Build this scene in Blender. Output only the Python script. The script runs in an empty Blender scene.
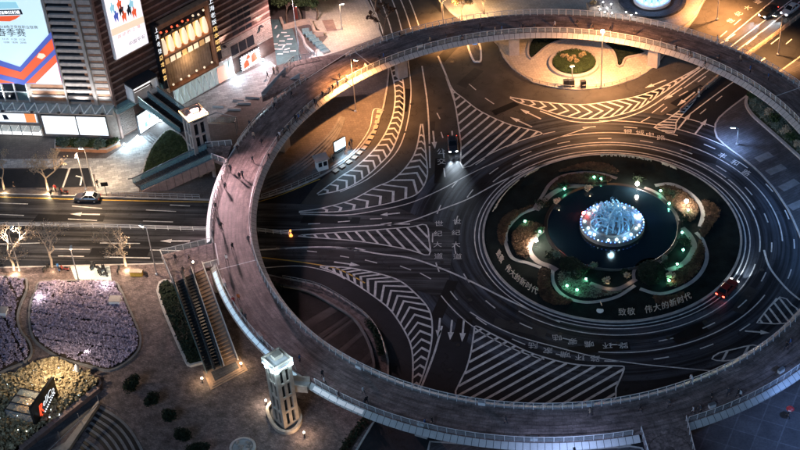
import bpy, bmesh, math, random
from mathutils import Vector, Matrix, noise
random.seed(7)
S = bpy.context.scene
COL = S.collection
rad = math.radians

# ------------------------------------------------------------------ camera
PITCH, ROLL, FPX = rad(40.2), rad(-4.7), 1525.0
CAM = Vector((-22.97, -190.16, 162.52))
cp, sp, cr, sr = math.cos(PITCH), math.sin(PITCH), math.cos(ROLL), math.sin(ROLL)
F_ = Vector((0, cp, -sp)); R0 = Vector((1, 0, 0)); U0 = Vector((0, sp, cp))
R_ = R0*cr + U0*sr; U_ = R0*-sr + U0*cr
cd = bpy.data.cameras.new('camera'); cam = bpy.data.objects.new('camera', cd); COL.objects.link(cam)
cam.matrix_world = Matrix(((R_.x, U_.x, -F_.x, CAM.x), (R_.y, U_.y, -F_.y, CAM.y), (R_.z, U_.z, -F_.z, CAM.z), (0, 0, 0, 1)))
cd.sensor_width = 36; cd.lens = 36*FPX/800; cd.clip_start = 1; cd.clip_end = 3000
S.camera = cam

# ------------------------------------------------------------------ night sky, added blue fill, exposure
w = bpy.data.worlds.new('World'); S.world = w; w.use_nodes = True
wn = w.node_tree; bg = wn.nodes['Background']
sky = wn.nodes.new('ShaderNodeTexSky'); sky.sky_type = 'NISHITA'; sky.sun_disc = False
SUN_EL, SUN_ROT = rad(35), rad(-150)
sky.sun_elevation = SUN_EL; sky.sun_rotation = SUN_ROT; sky.ozone_density = 8; sky.dust_density = .2
wn.links.new(sky.outputs[0], bg.inputs[0]); bg.inputs[1].default_value = SKY_STRENGTH = 0.0011
sd = bpy.data.lights.new('night_fill', 'SUN'); sd.energy = 0.3; sd.angle = rad(25); sd.color = (.38, .62, 1)  # soft blue fill added to lift the markings and dark areas
so = bpy.data.objects.new('night_fill', sd); COL.objects.link(so)
sdir = Vector((math.sin(SUN_ROT)*math.cos(SUN_EL), math.cos(SUN_ROT)*math.cos(SUN_EL), math.sin(SUN_EL)))
so.rotation_euler = sdir.to_track_quat('Z', 'Y').to_euler(); so.location = (0, 0, 200)
S.view_settings.view_transform = 'Standard'; S.view_settings.look = 'None'
S.view_settings.exposure = 1.75; S.view_settings.gamma = 1; S.view_settings.use_curve_mapping = False

# ------------------------------------------------------------------ helpers
def ray(u, v):
    return R_*((u-400)/FPX) + U_*(-(v-225)/FPX) + F_
def P(u, v, z=0.0):
    """world point on the level z that the survey point (u, v) of the plan falls on"""
    d = ray(u, v); t = (z-CAM.z)/d.z
    return Vector((CAM.x+t*d.x, CAM.y+t*d.y, z))
def W(pts, z=0.0):
    return [P(a, b, z) for a, b in pts]
def smooth(pts, sub=6, closed=False):
    n = len(pts); out = []
    rng = n if closed else n-1
    for i in range(rng):
        g = (lambda k: pts[k % n]) if closed else (lambda k: pts[max(0, min(n-1, k))])
        p0, p1, p2, p3 = g(i-1), g(i), g(i+1), g(i+2)
        for k in range(sub):
            t = k/sub
            out.append(0.5*((2*p1)+(p2-p0)*t+(2*p0-5*p1+4*p2-p3)*t*t+(3*p1-p0-3*p2+p3)*t**3))
    if not closed: out.append(pts[-1].copy())
    return out
def resample(pts, step, closed=False):
    pts = list(pts)+([pts[0]] if closed else [])
    L = [0]
    for a, b in zip(pts, pts[1:]): L.append(L[-1]+(b-a).length)
    n = max(1, round(L[-1]/step)); out = []; j = 0
    for i in range(n+(0 if closed else 1)):
        d = L[-1]*i/n
        while j < len(L)-2 and L[j+1] < d: j += 1
        t = (d-L[j])/max(1e-9, L[j+1]-L[j]); out.append(pts[j].lerp(pts[j+1], t))
    return out
def along(pts, t):
    return resample(pts, 1e9)[0] if t <= 0 else _at(pts, t)
def _at(pts, t):
    L = [0]
    for a, b in zip(pts, pts[1:]): L.append(L[-1]+(b-a).length)
    d = max(0, min(1, t))*L[-1]
    for i in range(len(pts)-1):
        if L[i+1] >= d:
            return pts[i].lerp(pts[i+1], (d-L[i])/max(1e-9, L[i+1]-L[i]))
    return pts[-1].copy()
def inpoly(p, poly):
    c = False; n = len(poly)
    for i in range(n):
        a, b = poly[i], poly[i-1]
        if (a.y > p.y) != (b.y > p.y) and p.x < (b.x-a.x)*(p.y-a.y)/(b.y-a.y)+a.x: c = not c
    return c
def area(poly):
    return sum(poly[i-1].x*poly[i].y-poly[i].x*poly[i-1].y for i in range(len(poly)))/2
def inset(poly, d):
    n = len(poly); s = 1 if area(poly) > 0 else -1; out = []
    for i in range(n):
        a, b, c = poly[i-1], poly[i], poly[(i+1) % n]
        e1 = (b-a); e2 = (c-b); e1.z = e2.z = 0
        if e1.length < 1e-6 or e2.length < 1e-6: out.append(b.copy()); continue
        e1.normalize(); e2.normalize()
        nn = Vector((-(e1.y+e2.y), e1.x+e2.x, 0))
        if nn.length < 1e-6: nn = Vector((-e1.y, e1.x, 0))
        nn.normalize()
        k = max(.5, nn.dot(Vector((-e1.y, e1.x, 0))))
        out.append(b+nn*(s*d/k))
    return out

WM = {}
class MB:
    def __init__(s): s.v = []; s.f = []; s.m = []
    def add(s, v, f, mi=0):
        o = len(s.v); s.v += [tuple(x) for x in v]
        s.f += [tuple(i+o for i in q) for q in f]; s.m += [mi]*len(f); return s
    def box(s, c, d, rz=0.0, mi=0, taper=1.0):
        cx, cy, cz = c; x, y, z = d[0]/2, d[1]/2, d[2]/2; ca, sa = math.cos(rz), math.sin(rz); v = []
        for k, q in ((-z, 1.0), (z, taper)):
            for a, b in ((-x, -y), (x, -y), (x, y), (-x, y)):
                a *= q; b *= q
                v.append((cx+a*ca-b*sa, cy+a*sa+b*ca, cz+k))
        return s.add(v, [(3, 2, 1, 0), (4, 5, 6, 7), (0, 1, 5, 4), (1, 2, 6, 5), (2, 3, 7, 6), (3, 0, 4, 7)], mi)
    def beam(s, a, b, wd, h, mi=0, up=None):
        """box from a to b, wd wide, h tall (centred on the line)"""
        a, b = Vector(a), Vector(b); t = (b-a).normalized()
        up = up or (Vector((0, 0, 1)) if abs(t.z) < .95 else Vector((1, 0, 0)))
        sd_ = t.cross(up).normalized(); u = sd_.cross(t)
        v = []
        for q in (a, b):
            for i, j in ((-1, -1), (1, -1), (1, 1), (-1, 1)): v.append(q+sd_*(i*wd/2)+u*(j*h/2))
        return s.add(v, [(3, 2, 1, 0), (4, 5, 6, 7), (0, 1, 5, 4), (1, 2, 6, 5), (2, 3, 7, 6), (3, 0, 4, 7)], mi)
    def prism(s, poly, z0, z1, mi=0, mtop=None):
        n = len(poly)
        if area(poly) < 0: poly = poly[::-1]
        v = [(p.x, p.y, z0) for p in poly]+[(p.x, p.y, z1) for p in poly]
        s.add(v, [(i, (i+1) % n, n+(i+1) % n, n+i) for i in range(n)], mi)
        return s.add([(p.x, p.y, z1) for p in poly], [tuple(range(n))], mi if mtop is None else mtop)
    def sheet(s, poly, z, mi=0):
        if area(poly) < 0: poly = poly[::-1]
        return s.add([(p.x, p.y, z) for p in poly], [tuple(range(len(poly)))], mi)
    def ribbon(s, path, wd, z, closed=False, mi=0):
        n = len(path); v = []
        for i, p in enumerate(path):
            a = path[i-1] if (i > 0 or closed) else p
            b = path[(i+1) % n] if (i < n-1 or closed) else p
            t = (b-a); t.z = 0; t.normalize(); nn = Vector((-t.y, t.x, 0))
            wi = wd[i] if isinstance(wd, (list, tuple)) else wd
            v += [(p.x+nn.x*wi/2, p.y+nn.y*wi/2, z), (p.x-nn.x*wi/2, p.y-nn.y*wi/2, z)]
        f = [(2*i, 2*i+1, (2*i+3) % (2*n), (2*i+2) % (2*n)) for i in range(n if closed else n-1)]
        return s.add(v, f, mi)
    def wall(s, path, wd, z0, z1, closed=False, mi=0):
        """upright strip with thickness, following a path"""
        n = len(path); L = []; R = []
        for i, p in enumerate(path):
            a = path[i-1] if (i > 0 or closed) else p
            b = path[(i+1) % n] if (i < n-1 or closed) else p
            t = (b-a); t.z = 0; t.normalize(); nn = Vector((-t.y, t.x, 0))*(wd/2)
            L.append(p+nn); R.append(p-nn)
        v = [(p.x, p.y, z) for z in (z0, z1) for p in L]+[(p.x, p.y, z) for z in (z0, z1) for p in R]
        f = []
        for i in range(n if closed else n-1):
            j = (i+1) % n
            f += [(i, j, n+j, n+i), (2*n+j, 2*n+i, 3*n+i, 3*n+j), (n+i, n+j, 3*n+j, 3*n+i), (i, 2*n+i, 2*n+j, j)]
        if not closed:
            f += [(0, n, 3*n, 2*n), (n-1, 3*n-1, 4*n-1, 2*n-1)]
        return s.add(v, f, mi)
    def tube(s, path, r, n=6, mi=0, cap=True, closed=False):
        path = [Vector(p) for p in path]; m = len(path); v = []
        up = Vector((.31, .22, .93)).normalized()
        for i, p in enumerate(path):
            a = path[i-1] if (i > 0 or closed) else p
            b = path[(i+1) % m] if (i < m-1 or closed) else p
            t = (b-a).normalized()
            if abs(t.dot(up)) > .98: q = Vector((1, 0, 0))
            else: q = up
            x = t.cross(q).normalized(); y = t.cross(x)
            ri = r[i] if isinstance(r, (list, tuple)) else r
            for k in range(n):
                an = 2*math.pi*k/n; v.append(p+x*(ri*math.cos(an))+y*(ri*math.sin(an)))
        f = []
        for i in range(m if closed else m-1):
            j = (i+1) % m
            for k in range(n): f.append((i*n+k, i*n+(k+1) % n, j*n+(k+1) % n, j*n+k))
        if cap and not closed: f += [tuple(range(n-1, -1, -1)), tuple((m-1)*n+k for k in range(n))]
        return s.add(v, f, mi)
    def lathe(s, prof, c, n=16, mi=0, a0=0, a1=2*math.pi):
        full = abs(a1-a0-2*math.pi) < 1e-6; m = n if full else n+1; v = []
        for r, z in prof:
            for k in range(m):
                a = a0+(a1-a0)*k/n; v.append((c[0]+r*math.cos(a), c[1]+r*math.sin(a), c[2]+z))
        f = []
        for i in range(len(prof)-1):
            for k in range(n):
                kk = (k+1) % m if full else k+1
                f.append((i*m+k, i*m+kk, (i+1)*m+kk, (i+1)*m+k))
        return s.add(v, f, mi)
    def ball(s, c, r, n=10, m=6, mi=0, sz=1.0):
        return s.lathe([(r*math.sin(math.pi*i/m)+1e-4, -r*sz*math.cos(math.pi*i/m)) for i in range(m+1)], c, n, mi)
    def build(s, name, mats, parent=None, sm=False, local=False):
        me = bpy.data.meshes.new(name)
        vs = s.v
        if parent is not None and not local:
            M = WM.get(parent.name)
            if M is not None: vs = [tuple(M @ Vector(q)) for q in vs]
        me.from_pydata(vs, [], s.f)
        if not isinstance(mats, (list, tuple)): mats = [mats]
        for m in mats: me.materials.append(m)
        if len(mats) > 1: me.polygons.foreach_set('material_index', s.m)
        if sm: me.polygons.foreach_set('use_smooth', [True]*len(s.f))
        me.update()
        o = bpy.data.objects.new(name, me); COL.objects.link(o)
        if parent is not None:
            o.parent = parent; WM[o.name] = WM.get(parent.name, Matrix.Identity(4))
        return o
def tag(o, label=None, cat=None, group=None, kind=None):
    if label: o['label'] = label
    if cat: o['category'] = cat
    if group: o['group'] = group
    if kind: o['kind'] = kind
    return o
def thing(name, label, cat, loc=(0, 0, 0), rz=0.0, group=None):
    o = bpy.data.objects.new(name, None); COL.objects.link(o)
    o.location = loc; o.rotation_euler = (0, 0, rz); o.empty_display_size = .3
    WM[o.name] = (Matrix.Translation(Vector(loc)) @ Matrix.Rotation(rz, 4, 'Z')).inverted()
    return tag(o, label, cat, group)
def copy_tree(o, loc=None, rz=None, parent=None, **kw):
    c = o.copy(); COL.objects.link(c); c.parent = parent
    if loc is not None: c.location = loc
    if rz is not None: c.rotation_euler = (0, 0, rz)
    tag(c, **kw)
    for ch in list(o.children): copy_tree(ch, parent=c)
    return c
def lamp(name, kind, loc, watts, color, parent=None, size=.15, target=None, angle=None, blend=.5):
    ld = bpy.data.lights.new(name, kind); ld.energy = watts; ld.color = color
    ld.shadow_soft_size = size
    lo = bpy.data.objects.new(name, ld); COL.objects.link(lo)
    loc = Vector(loc); rot = Matrix.Identity(4)
    if kind == 'SPOT':
        ld.spot_size = rad(angle or 120); ld.spot_blend = blend
        if target is not None: rot = (loc-Vector(target)).to_track_quat('Z', 'Y').to_matrix().to_4x4()
    M = Matrix.Translation(loc) @ rot
    if parent is not None:
        lo.parent = parent; M = WM.get(parent.name, Matrix.Identity(4)) @ M
    lo.matrix_local = M
    return lo

# ------------------------------------------------------------------ materials
def mat(name, col, rough=.7, var=.25, scale=1.0, bump=0.0, metal=0.0, col2=None, spec=.4, fine=None, coord='Object', stretch=None):
    m = bpy.data.materials.new(name); m.use_nodes = True; nt = m.node_tree; b = nt.nodes['Principled BSDF']
    b.inputs['Roughness'].default_value = rough; b.inputs['Metallic'].default_value = metal
    b.inputs['Specular IOR Level'].default_value = spec
    c2 = col2 or tuple(max(0, x*(1-var)) for x in col); c1 = col if col2 else tuple(min(1, x*(1+var)) for x in col)
    tc = nt.nodes.new('ShaderNodeTexCoord'); src = tc.outputs[coord]
    if stretch:
        mp = nt.nodes.new('ShaderNodeMapping'); mp.inputs['Scale'].default_value = stretch[:3]
        if len(stretch) > 3: mp.inputs['Rotation'].default_value = (0, 0, stretch[3])
        nt.links.new(src, mp.inputs[0]); src = mp.outputs[0]
    n1 = nt.nodes.new('ShaderNodeTexNoise'); n1.inputs['Scale'].default_value = scale; n1.inputs['Detail'].default_value = 6
    n1.inputs['Roughness'].default_value = .62
    nt.links.new(src, n1.inputs['Vector'])
    r = nt.nodes.new('ShaderNodeValToRGB'); r.color_ramp.elements[0].position = .3; r.color_ramp.elements[1].position = .7
    r.color_ramp.elements[0].color = (*c2, 1); r.color_ramp.elements[1].color = (*c1, 1)
    nt.links.new(n1.outputs[0], r.inputs[0]); out = r.outputs[0]
    n2 = nt.nodes.new('ShaderNodeTexNoise'); n2.inputs['Scale'].default_value = fine or scale*14; n2.inputs['Detail'].default_value = 3
    nt.links.new(tc.outputs[coord], n2.inputs['Vector'])
    mr = nt.nodes.new('ShaderNodeMapRange'); mr.inputs[1].default_value = .25; mr.inputs[2].default_value = .75
    mr.inputs[3].default_value = 1-var*.8; mr.inputs[4].default_value = 1+var*.8
    nt.links.new(n2.outputs[0], mr.inputs[0])
    mx = nt.nodes.new('ShaderNodeMix'); mx.data_type = 'RGBA'; mx.blend_type = 'MULTIPLY'; mx.inputs[0].default_value = 1
    nt.links.new(out, mx.inputs[6]); nt.links.new(mr.outputs[0], mx.inputs[7])
    nt.links.new(mx.outputs[2], b.inputs['Base Color'])
    if bump:
        bp = nt.nodes.new('ShaderNodeBump'); bp.inputs['Strength'].default_value = bump; bp.inputs['Distance'].default_value = .05
        nt.links.new(n2.outputs[0], bp.inputs['Height']); nt.links.new(bp.outputs[0], b.inputs['Normal'])
    m['mixnode'] = mx.name
    return m
def glow(name, col, strength):
    m = bpy.data.materials.new(name); m.use_nodes = True; b = m.node_tree.nodes['Principled BSDF']
    b.inputs['Base Color'].default_value = (*col, 1); b.inputs['Emission Color'].default_value = (*col, 1)
    b.inputs['Emission Strength'].default_value = strength; b.inputs['Roughness'].default_value = .5
    return m
def glassy(name, col, rough=.08, alpha=1.0, trans=0.0):
    m = bpy.data.materials.new(name); m.use_nodes = True; b = m.node_tree.nodes['Principled BSDF']
    b.inputs['Base Color'].default_value = (*col, 1); b.inputs['Roughness'].default_value = rough
    b.inputs['Specular IOR Level'].default_value = .6
    if trans: b.inputs['Transmission Weight'].default_value = trans
    if alpha < 1: b.inputs['Alpha'].default_value = alpha
    return m
def tiled(m, sx, sy, rot=0.0, mortar=.02, dark=.55, offset=.5, jitter=.25):
    """multiply a brick pattern into a material made by mat()"""
    nt = m.node_tree; b = nt.nodes['Principled BSDF']; mx = nt.nodes[m['mixnode']]
    tc = nt.nodes.new('ShaderNodeTexCoord'); mp = nt.nodes.new('ShaderNodeMapping'); mp.inputs['Rotation'].default_value = (0, 0, rot)
    nt.links.new(tc.outputs['Object'], mp.inputs[0])
    br = nt.nodes.new('ShaderNodeTexBrick'); br.inputs['Scale'].default_value = 1; br.inputs['Brick Width'].default_value = sx
    br.inputs['Row Height'].default_value = sy; br.inputs['Mortar Size'].default_value = mortar; br.offset = offset
    br.inputs['Color1'].default_value = (1+jitter, 1+jitter, 1+jitter, 1); br.inputs['Color2'].default_value = (1-jitter, 1-jitter, 1-jitter, 1)
    br.inputs['Mortar'].default_value = (dark, dark, dark, 1)
    nt.links.new(mp.outputs[0], br.inputs['Vector'])
    m2 = nt.nodes.new('ShaderNodeMix'); m2.data_type = 'RGBA'; m2.blend_type = 'MULTIPLY'; m2.inputs[0].default_value = 1; m2.clamp_result = False
    nt.links.new(mx.outputs[2], m2.inputs[6]); nt.links.new(br.outputs['Color'], m2.inputs[7]); nt.links.new(m2.outputs[2], b.inputs['Base Color'])
    return m

def asphalt(name, base, polar=None, direction=None, streak=0.0):
    """asphalt with blotches, hairline cracks and traffic-polished wheel paths brightened into painted light trails (round a centre, or along a direction)"""
    m = mat(name, base, rough=.62, var=.3, scale=.22, bump=.25, fine=9, coord='Object', spec=.16)
    nt = m.node_tree; b = nt.nodes['Principled BSDF']; mx = nt.nodes[m['mixnode']]
    tc = nt.nodes.new('ShaderNodeTexCoord')
    vo = nt.nodes.new('ShaderNodeTexVoronoi'); vo.feature = 'DISTANCE_TO_EDGE'; vo.inputs['Scale'].default_value = .14
    nz = nt.nodes.new('ShaderNodeTexNoise'); nz.inputs['Scale'].default_value = .5; nz.inputs['Detail'].default_value = 5
    nt.links.new(tc.outputs['Object'], nz.inputs['Vector'])
    va = nt.nodes.new('ShaderNodeVectorMath'); va.operation = 'MULTIPLY_ADD'; va.inputs[1].default_value = (5, 5, 5)
    nt.links.new(nz.outputs['Color'], va.inputs[0]); nt.links.new(tc.outputs['Object'], va.inputs[2])
    nt.links.new(va.outputs[0], vo.inputs['Vector'])
    cr_ = nt.nodes.new('ShaderNodeMapRange'); cr_.inputs[1].default_value = 0; cr_.inputs[2].default_value = .012; cr_.inputs[3].default_value = .45; cr_.inputs[4].default_value = 1
    nt.links.new(vo.outputs['Distance'], cr_.inputs[0])
    m2 = nt.nodes.new('ShaderNodeMix'); m2.data_type = 'RGBA'; m2.blend_type = 'MULTIPLY'; m2.inputs[0].default_value = 1; m2.clamp_result = False
    nt.links.new(mx.outputs[2], m2.inputs[6]); nt.links.new(cr_.outputs[0], m2.inputs[7]); out = m2.outputs[2]
    if streak:  # tyre polish, with pale bands painted in for the light trails
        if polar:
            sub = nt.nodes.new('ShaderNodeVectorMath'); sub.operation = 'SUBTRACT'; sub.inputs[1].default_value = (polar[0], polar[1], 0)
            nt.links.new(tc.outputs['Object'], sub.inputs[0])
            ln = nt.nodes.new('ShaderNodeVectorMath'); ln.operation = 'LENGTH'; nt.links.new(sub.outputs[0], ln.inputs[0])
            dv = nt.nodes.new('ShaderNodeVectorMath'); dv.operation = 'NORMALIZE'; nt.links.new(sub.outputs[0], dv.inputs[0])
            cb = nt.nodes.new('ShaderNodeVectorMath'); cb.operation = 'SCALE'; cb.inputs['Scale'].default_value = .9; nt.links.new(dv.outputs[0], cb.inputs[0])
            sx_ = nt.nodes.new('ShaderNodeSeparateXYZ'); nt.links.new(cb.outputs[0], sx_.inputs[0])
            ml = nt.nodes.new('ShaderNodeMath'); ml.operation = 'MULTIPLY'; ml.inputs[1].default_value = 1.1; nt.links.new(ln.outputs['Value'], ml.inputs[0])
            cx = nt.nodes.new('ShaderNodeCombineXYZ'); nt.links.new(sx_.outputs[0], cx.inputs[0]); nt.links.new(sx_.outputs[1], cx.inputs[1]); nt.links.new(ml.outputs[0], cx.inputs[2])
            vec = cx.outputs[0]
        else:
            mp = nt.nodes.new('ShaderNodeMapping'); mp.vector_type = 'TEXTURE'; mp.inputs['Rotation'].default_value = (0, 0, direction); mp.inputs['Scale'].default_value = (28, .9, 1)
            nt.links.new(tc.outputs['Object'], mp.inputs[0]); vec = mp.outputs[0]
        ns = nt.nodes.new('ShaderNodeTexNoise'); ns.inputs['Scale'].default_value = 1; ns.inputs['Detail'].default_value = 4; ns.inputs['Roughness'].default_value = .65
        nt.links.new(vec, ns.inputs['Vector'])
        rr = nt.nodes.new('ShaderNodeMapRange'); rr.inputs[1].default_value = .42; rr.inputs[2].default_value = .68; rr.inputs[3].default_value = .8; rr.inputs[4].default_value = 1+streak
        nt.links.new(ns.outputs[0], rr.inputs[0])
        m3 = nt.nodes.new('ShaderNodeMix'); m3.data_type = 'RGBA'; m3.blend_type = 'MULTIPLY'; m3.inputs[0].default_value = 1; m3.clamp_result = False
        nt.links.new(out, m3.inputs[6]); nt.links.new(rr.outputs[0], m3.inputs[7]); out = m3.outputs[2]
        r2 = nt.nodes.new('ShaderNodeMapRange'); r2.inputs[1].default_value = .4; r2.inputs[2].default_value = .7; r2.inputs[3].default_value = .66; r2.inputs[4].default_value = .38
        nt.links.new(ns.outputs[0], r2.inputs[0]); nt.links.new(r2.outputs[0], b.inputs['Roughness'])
    nt.links.new(out, b.inputs['Base Color'])
    return m

ISL = Vector((10.94, -4.30, 0)); ISR = 20.4        # roundabout island
WD = rad(-8.8)                                      # heading of the west road
M = dict(
 asphalt=asphalt('asphalt', (.016, .018, .022)),
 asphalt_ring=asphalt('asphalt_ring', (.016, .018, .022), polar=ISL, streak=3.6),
 asphalt_lamplit=asphalt('asphalt_lamplit', (.062, .057, .052)),  # paler copy, lamp glow put into the north road's colour
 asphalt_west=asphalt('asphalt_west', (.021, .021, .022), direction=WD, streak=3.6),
 paint=mat('road_paint', (.78, .76, .72), rough=.55, col2=(.42, .41, .39), var=.3, scale=1.1, fine=7),
 paint_y=mat('road_paint_yellow', (.62, .38, .06), rough=.55, var=.25, scale=2),
 kerb=mat('kerb_stone', (.36, .34, .32), rough=.8, var=.25, scale=.8),
 kerb_dark=mat('kerb_stone_dark', (.16, .155, .155), rough=.8, var=.3, scale=.8),
 paver=tiled(mat('paver_grey', (.115, .098, .092), rough=.75, var=.22, scale=.12, fine=6), .6, .6, .3, jitter=.15),
 paver_cream=tiled(mat('paver_cream', (.46, .41, .35), rough=.75, var=.16, scale=.12, fine=5), .6, .6, .3, jitter=.1),
 paver_white=tiled(mat('paver_pale', (.34, .35, .35), rough=.6, var=.22, scale=.3), 1.2, .6, WD, mortar=.03, dark=.6),
 paver_dark=tiled(mat('paver_dark', (.06, .058, .062), rough=.7, var=.3, scale=.35), 1.6, .5, -.5, mortar=.03, dark=.45),
 paver_rust=tiled(mat('paver_rust', (.13, .098, .094), rough=.8, var=.5, scale=.9, bump=.3, fine=5), .5, .25, .5),
 deck=mat('bridge_paving', (.2, .152, .14), rough=.6, var=.35, scale=.5, fine=3.5),
 fascia=mat('white_cladding', (.46, .445, .43), rough=.4, var=.12, scale=.6),
 steel=mat('steel', (.5, .5, .5), rough=.35, var=.1, scale=2, metal=.7),
 rail=mat('rail_paint', (.66, .64, .62), rough=.4, var=.1, scale=2),
 darksteel=mat('dark_steel', (.05, .05, .055), rough=.4, var=.2, scale=2, metal=.4),
 concrete=mat('concrete', (.36, .33, .31), rough=.8, var=.2, scale=.7, bump=.15),
 tan=mat('tan_stone', (.44, .35, .27), rough=.75, var=.25, scale=1.0),
 brown=mat('brown_brick', (.085, .045, .036), rough=.8, var=.3, scale=1.5, fine=14),
 brownband=mat('pink_brown_band', (.25, .165, .14), rough=.8, var=.25, scale=1.5),
 palestone=mat('pale_stone_sill', (.46, .4, .36), rough=.7, var=.22, scale=1.3, fine=9),
 greystone=mat('grey_stone_cladding', (.3, .25, .215), rough=.7, var=.25, scale=1.3, fine=11),
 orangebrick=mat('orange_brown_panel', (.34, .17, .095), rough=.75, var=.3, scale=1.2),
 woodslat=mat('wood_slats', (.2, .15, .13), rough=.6, var=.3, scale=2),
 window=glassy('dark_window', (.012, .016, .022)),
 glass=glassy('blue_green_glass', (.2, .34, .36), rough=.12, alpha=.55),
 clearglass=glassy('clear_glass', (.5, .6, .62), rough=.06, alpha=.25),
 grass=mat('grass', (.032, .045, .018), rough=.9, var=.5, scale=1.2, bump=.6, fine=16),
 lawn_dark=mat('lawn_dark', (.010, .014, .013), rough=.95, var=.45, scale=.5, bump=.5, fine=12, spec=.08),
 soil=mat('soil', (.045, .033, .026), rough=.95, var=.4, scale=1.5, bump=.5),
 stonepath=mat('stone_path', (.2, .155, .15), rough=.75, var=.2, scale=.8),
 black=mat('black_paint', (.012, .012, .014), rough=.4, var=.2, scale=1),
 white=mat('white_paint', (.75, .75, .74), rough=.45, var=.08, scale=1),
 bark=mat('bark', (.14, .105, .08), rough=.9, var=.3, scale=4),
 barkpale=mat('pale_bark', (.34, .28, .22), rough=.85, var=.3, scale=4),
 rubber=mat('rubber', (.02, .02, .02), rough=.8, var=.2, scale=3),
 water=glassy('dark_water', (.006, .014, .022), rough=.09),
 stair=mat('stair_stone', (.3, .2, .14), rough=.8, var=.25, scale=1.5),
 plank=mat('dark_planking', (.062, .058, .058), rough=.6, var=.35, scale=.6, stretch=(1, 1, 1)),
)
def leafmat(name, c1, c2, rough=.75, scale=.9, fine=3, var=.35):
    m = mat(name, c1, rough=rough, col2=c2, scale=scale, var=var, fine=fine)
    m.node_tree.nodes['Principled BSDF'].inputs['Specular IOR Level'].default_value = .15
    return m
M['leaf'] = leafmat('leaf_green', (.05, .075, .028), (.022, .038, .016))
M['leaf_dark'] = leafmat('leaf_dark', (.022, .034, .018), (.01, .016, .01))
M['leaf_gold'] = leafmat('leaf_gold', (.58, .47, .28), (.12, .085, .04), scale=1.7, fine=5, var=.5)
M['leaf_purple'] = leafmat('leaf_purple', (.64, .55, .7), (.05, .036, .062), scale=2.6, fine=7, var=.6)
M['leaf_cream'] = leafmat('leaf_cream', (.55, .46, .33), (.3, .22, .14))
M['leaf_rust'] = leafmat('leaf_rust', (.13, .07, .04), (.03, .018, .012))
M['leaf_grey'] = leafmat('leaf_greygreen', (.2, .22, .17), (.06, .075, .05))
M['leaf_blue'] = leafmat('leaf_bluegreen', (.12, .18, .16), (.05, .08, .07))
# ------------------------------------------------------------------ ground and roads
g = MB().sheet([Vector((-900, -700, 0)), Vector((900, -700, 0)), Vector((900, 1200, 0)), Vector((-900, 1200, 0))], 0)
road = tag(g.build('road', M['asphalt']), kind='structure')
def annulus(c, r0, r1, z, n=160):
    b = MB(); v = []
    for k in range(n):
        a = 2*math.pi*k/n; v += [(c.x+r0*math.cos(a), c.y+r0*math.sin(a), z), (c.x+r1*math.cos(a), c.y+r1*math.sin(a), z)]
    return b.add(v, [(2*k, 2*k+1, (2*k+3) % (2*n), (2*k+2) % (2*n)) for k in range(n)])
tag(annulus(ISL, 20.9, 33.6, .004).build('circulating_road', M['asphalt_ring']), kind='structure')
tag(MB().sheet(W([(-160, 190), (300, 204), (396, 207), (455, 232), (446, 300), (330, 262), (170, 262), (-160, 258)]), .006).build('west_road', M['asphalt_west']), kind='structure')

tag(MB().sheet(W([(389, 70), (383, 110), (374, 130), (342, 164), (318, 182), (300, 205), (345, 210), (400, 200), (440, 188), (480, 168), (520, 148), (560, 134), (610, 122), (650, 122), (700, 95), (760, 48), (850, -20), (700, -20), (684, 33), (655, 66), (640, 77), (604, 88), (556, 88), (514, 70), (498, 44), (452, 14), (400, -60), (360, -60), (370, 10), (386, 48)]), .003).build('north_road', M['asphalt_lamplit']), kind='structure')
def pavement(name, px, m, h=.13, z=0.0, kerb='kerb', sm=False, kw=.3, sub=5, closed=True):
    pts = W(px)
    if sm: pts = smooth(pts, sub, True)
    o = tag(MB().prism(inset(pts, kw*.5), z, z+h).build(name, m), kind='structure')
    kb = MB().wall(resample(pts, 2.0, True) if not sm else pts, kw, z, z+h+.02, closed=True).build('kerb', M[kerb], o)
    return o

# pavements (outlines surveyed on the ground)
NWP = [(-170, 190), (0, 194), (100, 197), (205, 200), (258, 200), (290, 190), (320, 177), (342, 164), (360, 149), (374, 130), (383, 110), (387, 88), (389, 70), (386, 48), (370, 10), (352, -30), (250, -130), (-170, -110)]
pav_nw = pavement('northwest_pavement', NWP, M['paver'], h=.13)
SWP = [(-180, 270), (0, 268), (165, 264), (235, 268), (280, 278), (316, 285), (338, 296), (362, 312), (374, 324), (382, 338), (388, 358), (388, 385), (384, 405), (372, 425), (345, 470), (300, 560), (-200, 640)]
pav_sw = pavement('southwest_pavement', SWP, M['paver_rust'], h=.13)
NEP = [(386, -60), (432, -10), (452, 14), (478, 30), (498, 44), (504, 58), (514, 70), (532, 82), (556, 88), (576, 90), (604, 88), (620, 84), (640, 77), (655, 66), (668, 50), (684, 33), (697, 15), (706, -6), (716, -40), (690, -110), (480, -140)]
pav_ne = pavement('north_plaza', NEP, M['paver_cream'], h=.13)
EP = [(810, 50), (752, 92), (728, 110), (717, 120), (714, 128), (717, 138), (726, 147), (742, 158), (758, 171), (775, 190), (790, 213), (800, 236), (822, 290), (900, 318), (1250, 318), (1250, -60), (960, -60)]
pav_e = pavement('east_pavement', EP, M['paver_dark'], h=.13)
SEP = [(690, 402), (712, 392), (745, 376), (790, 350), (840, 330), (1250, 345), (1250, 560), (670, 560), (686, 470)]
pav_se = pavement('southeast_pavement', SEP, tiled(mat('paver_blue_grey', (.085, .085, .095), rough=.65, var=.3, scale=.3), 3.2, 3.2, .5, mortar=.1, dark=1.5, offset=0, jitter=.12), h=.13)
SP = [(430, 442), (560, 452), (640, 446), (655, 470), (640, 600), (440, 600), (424, 470)]
pav_s = pavement('south_pavement', SP, M['paver_dark'], h=.13)

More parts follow.
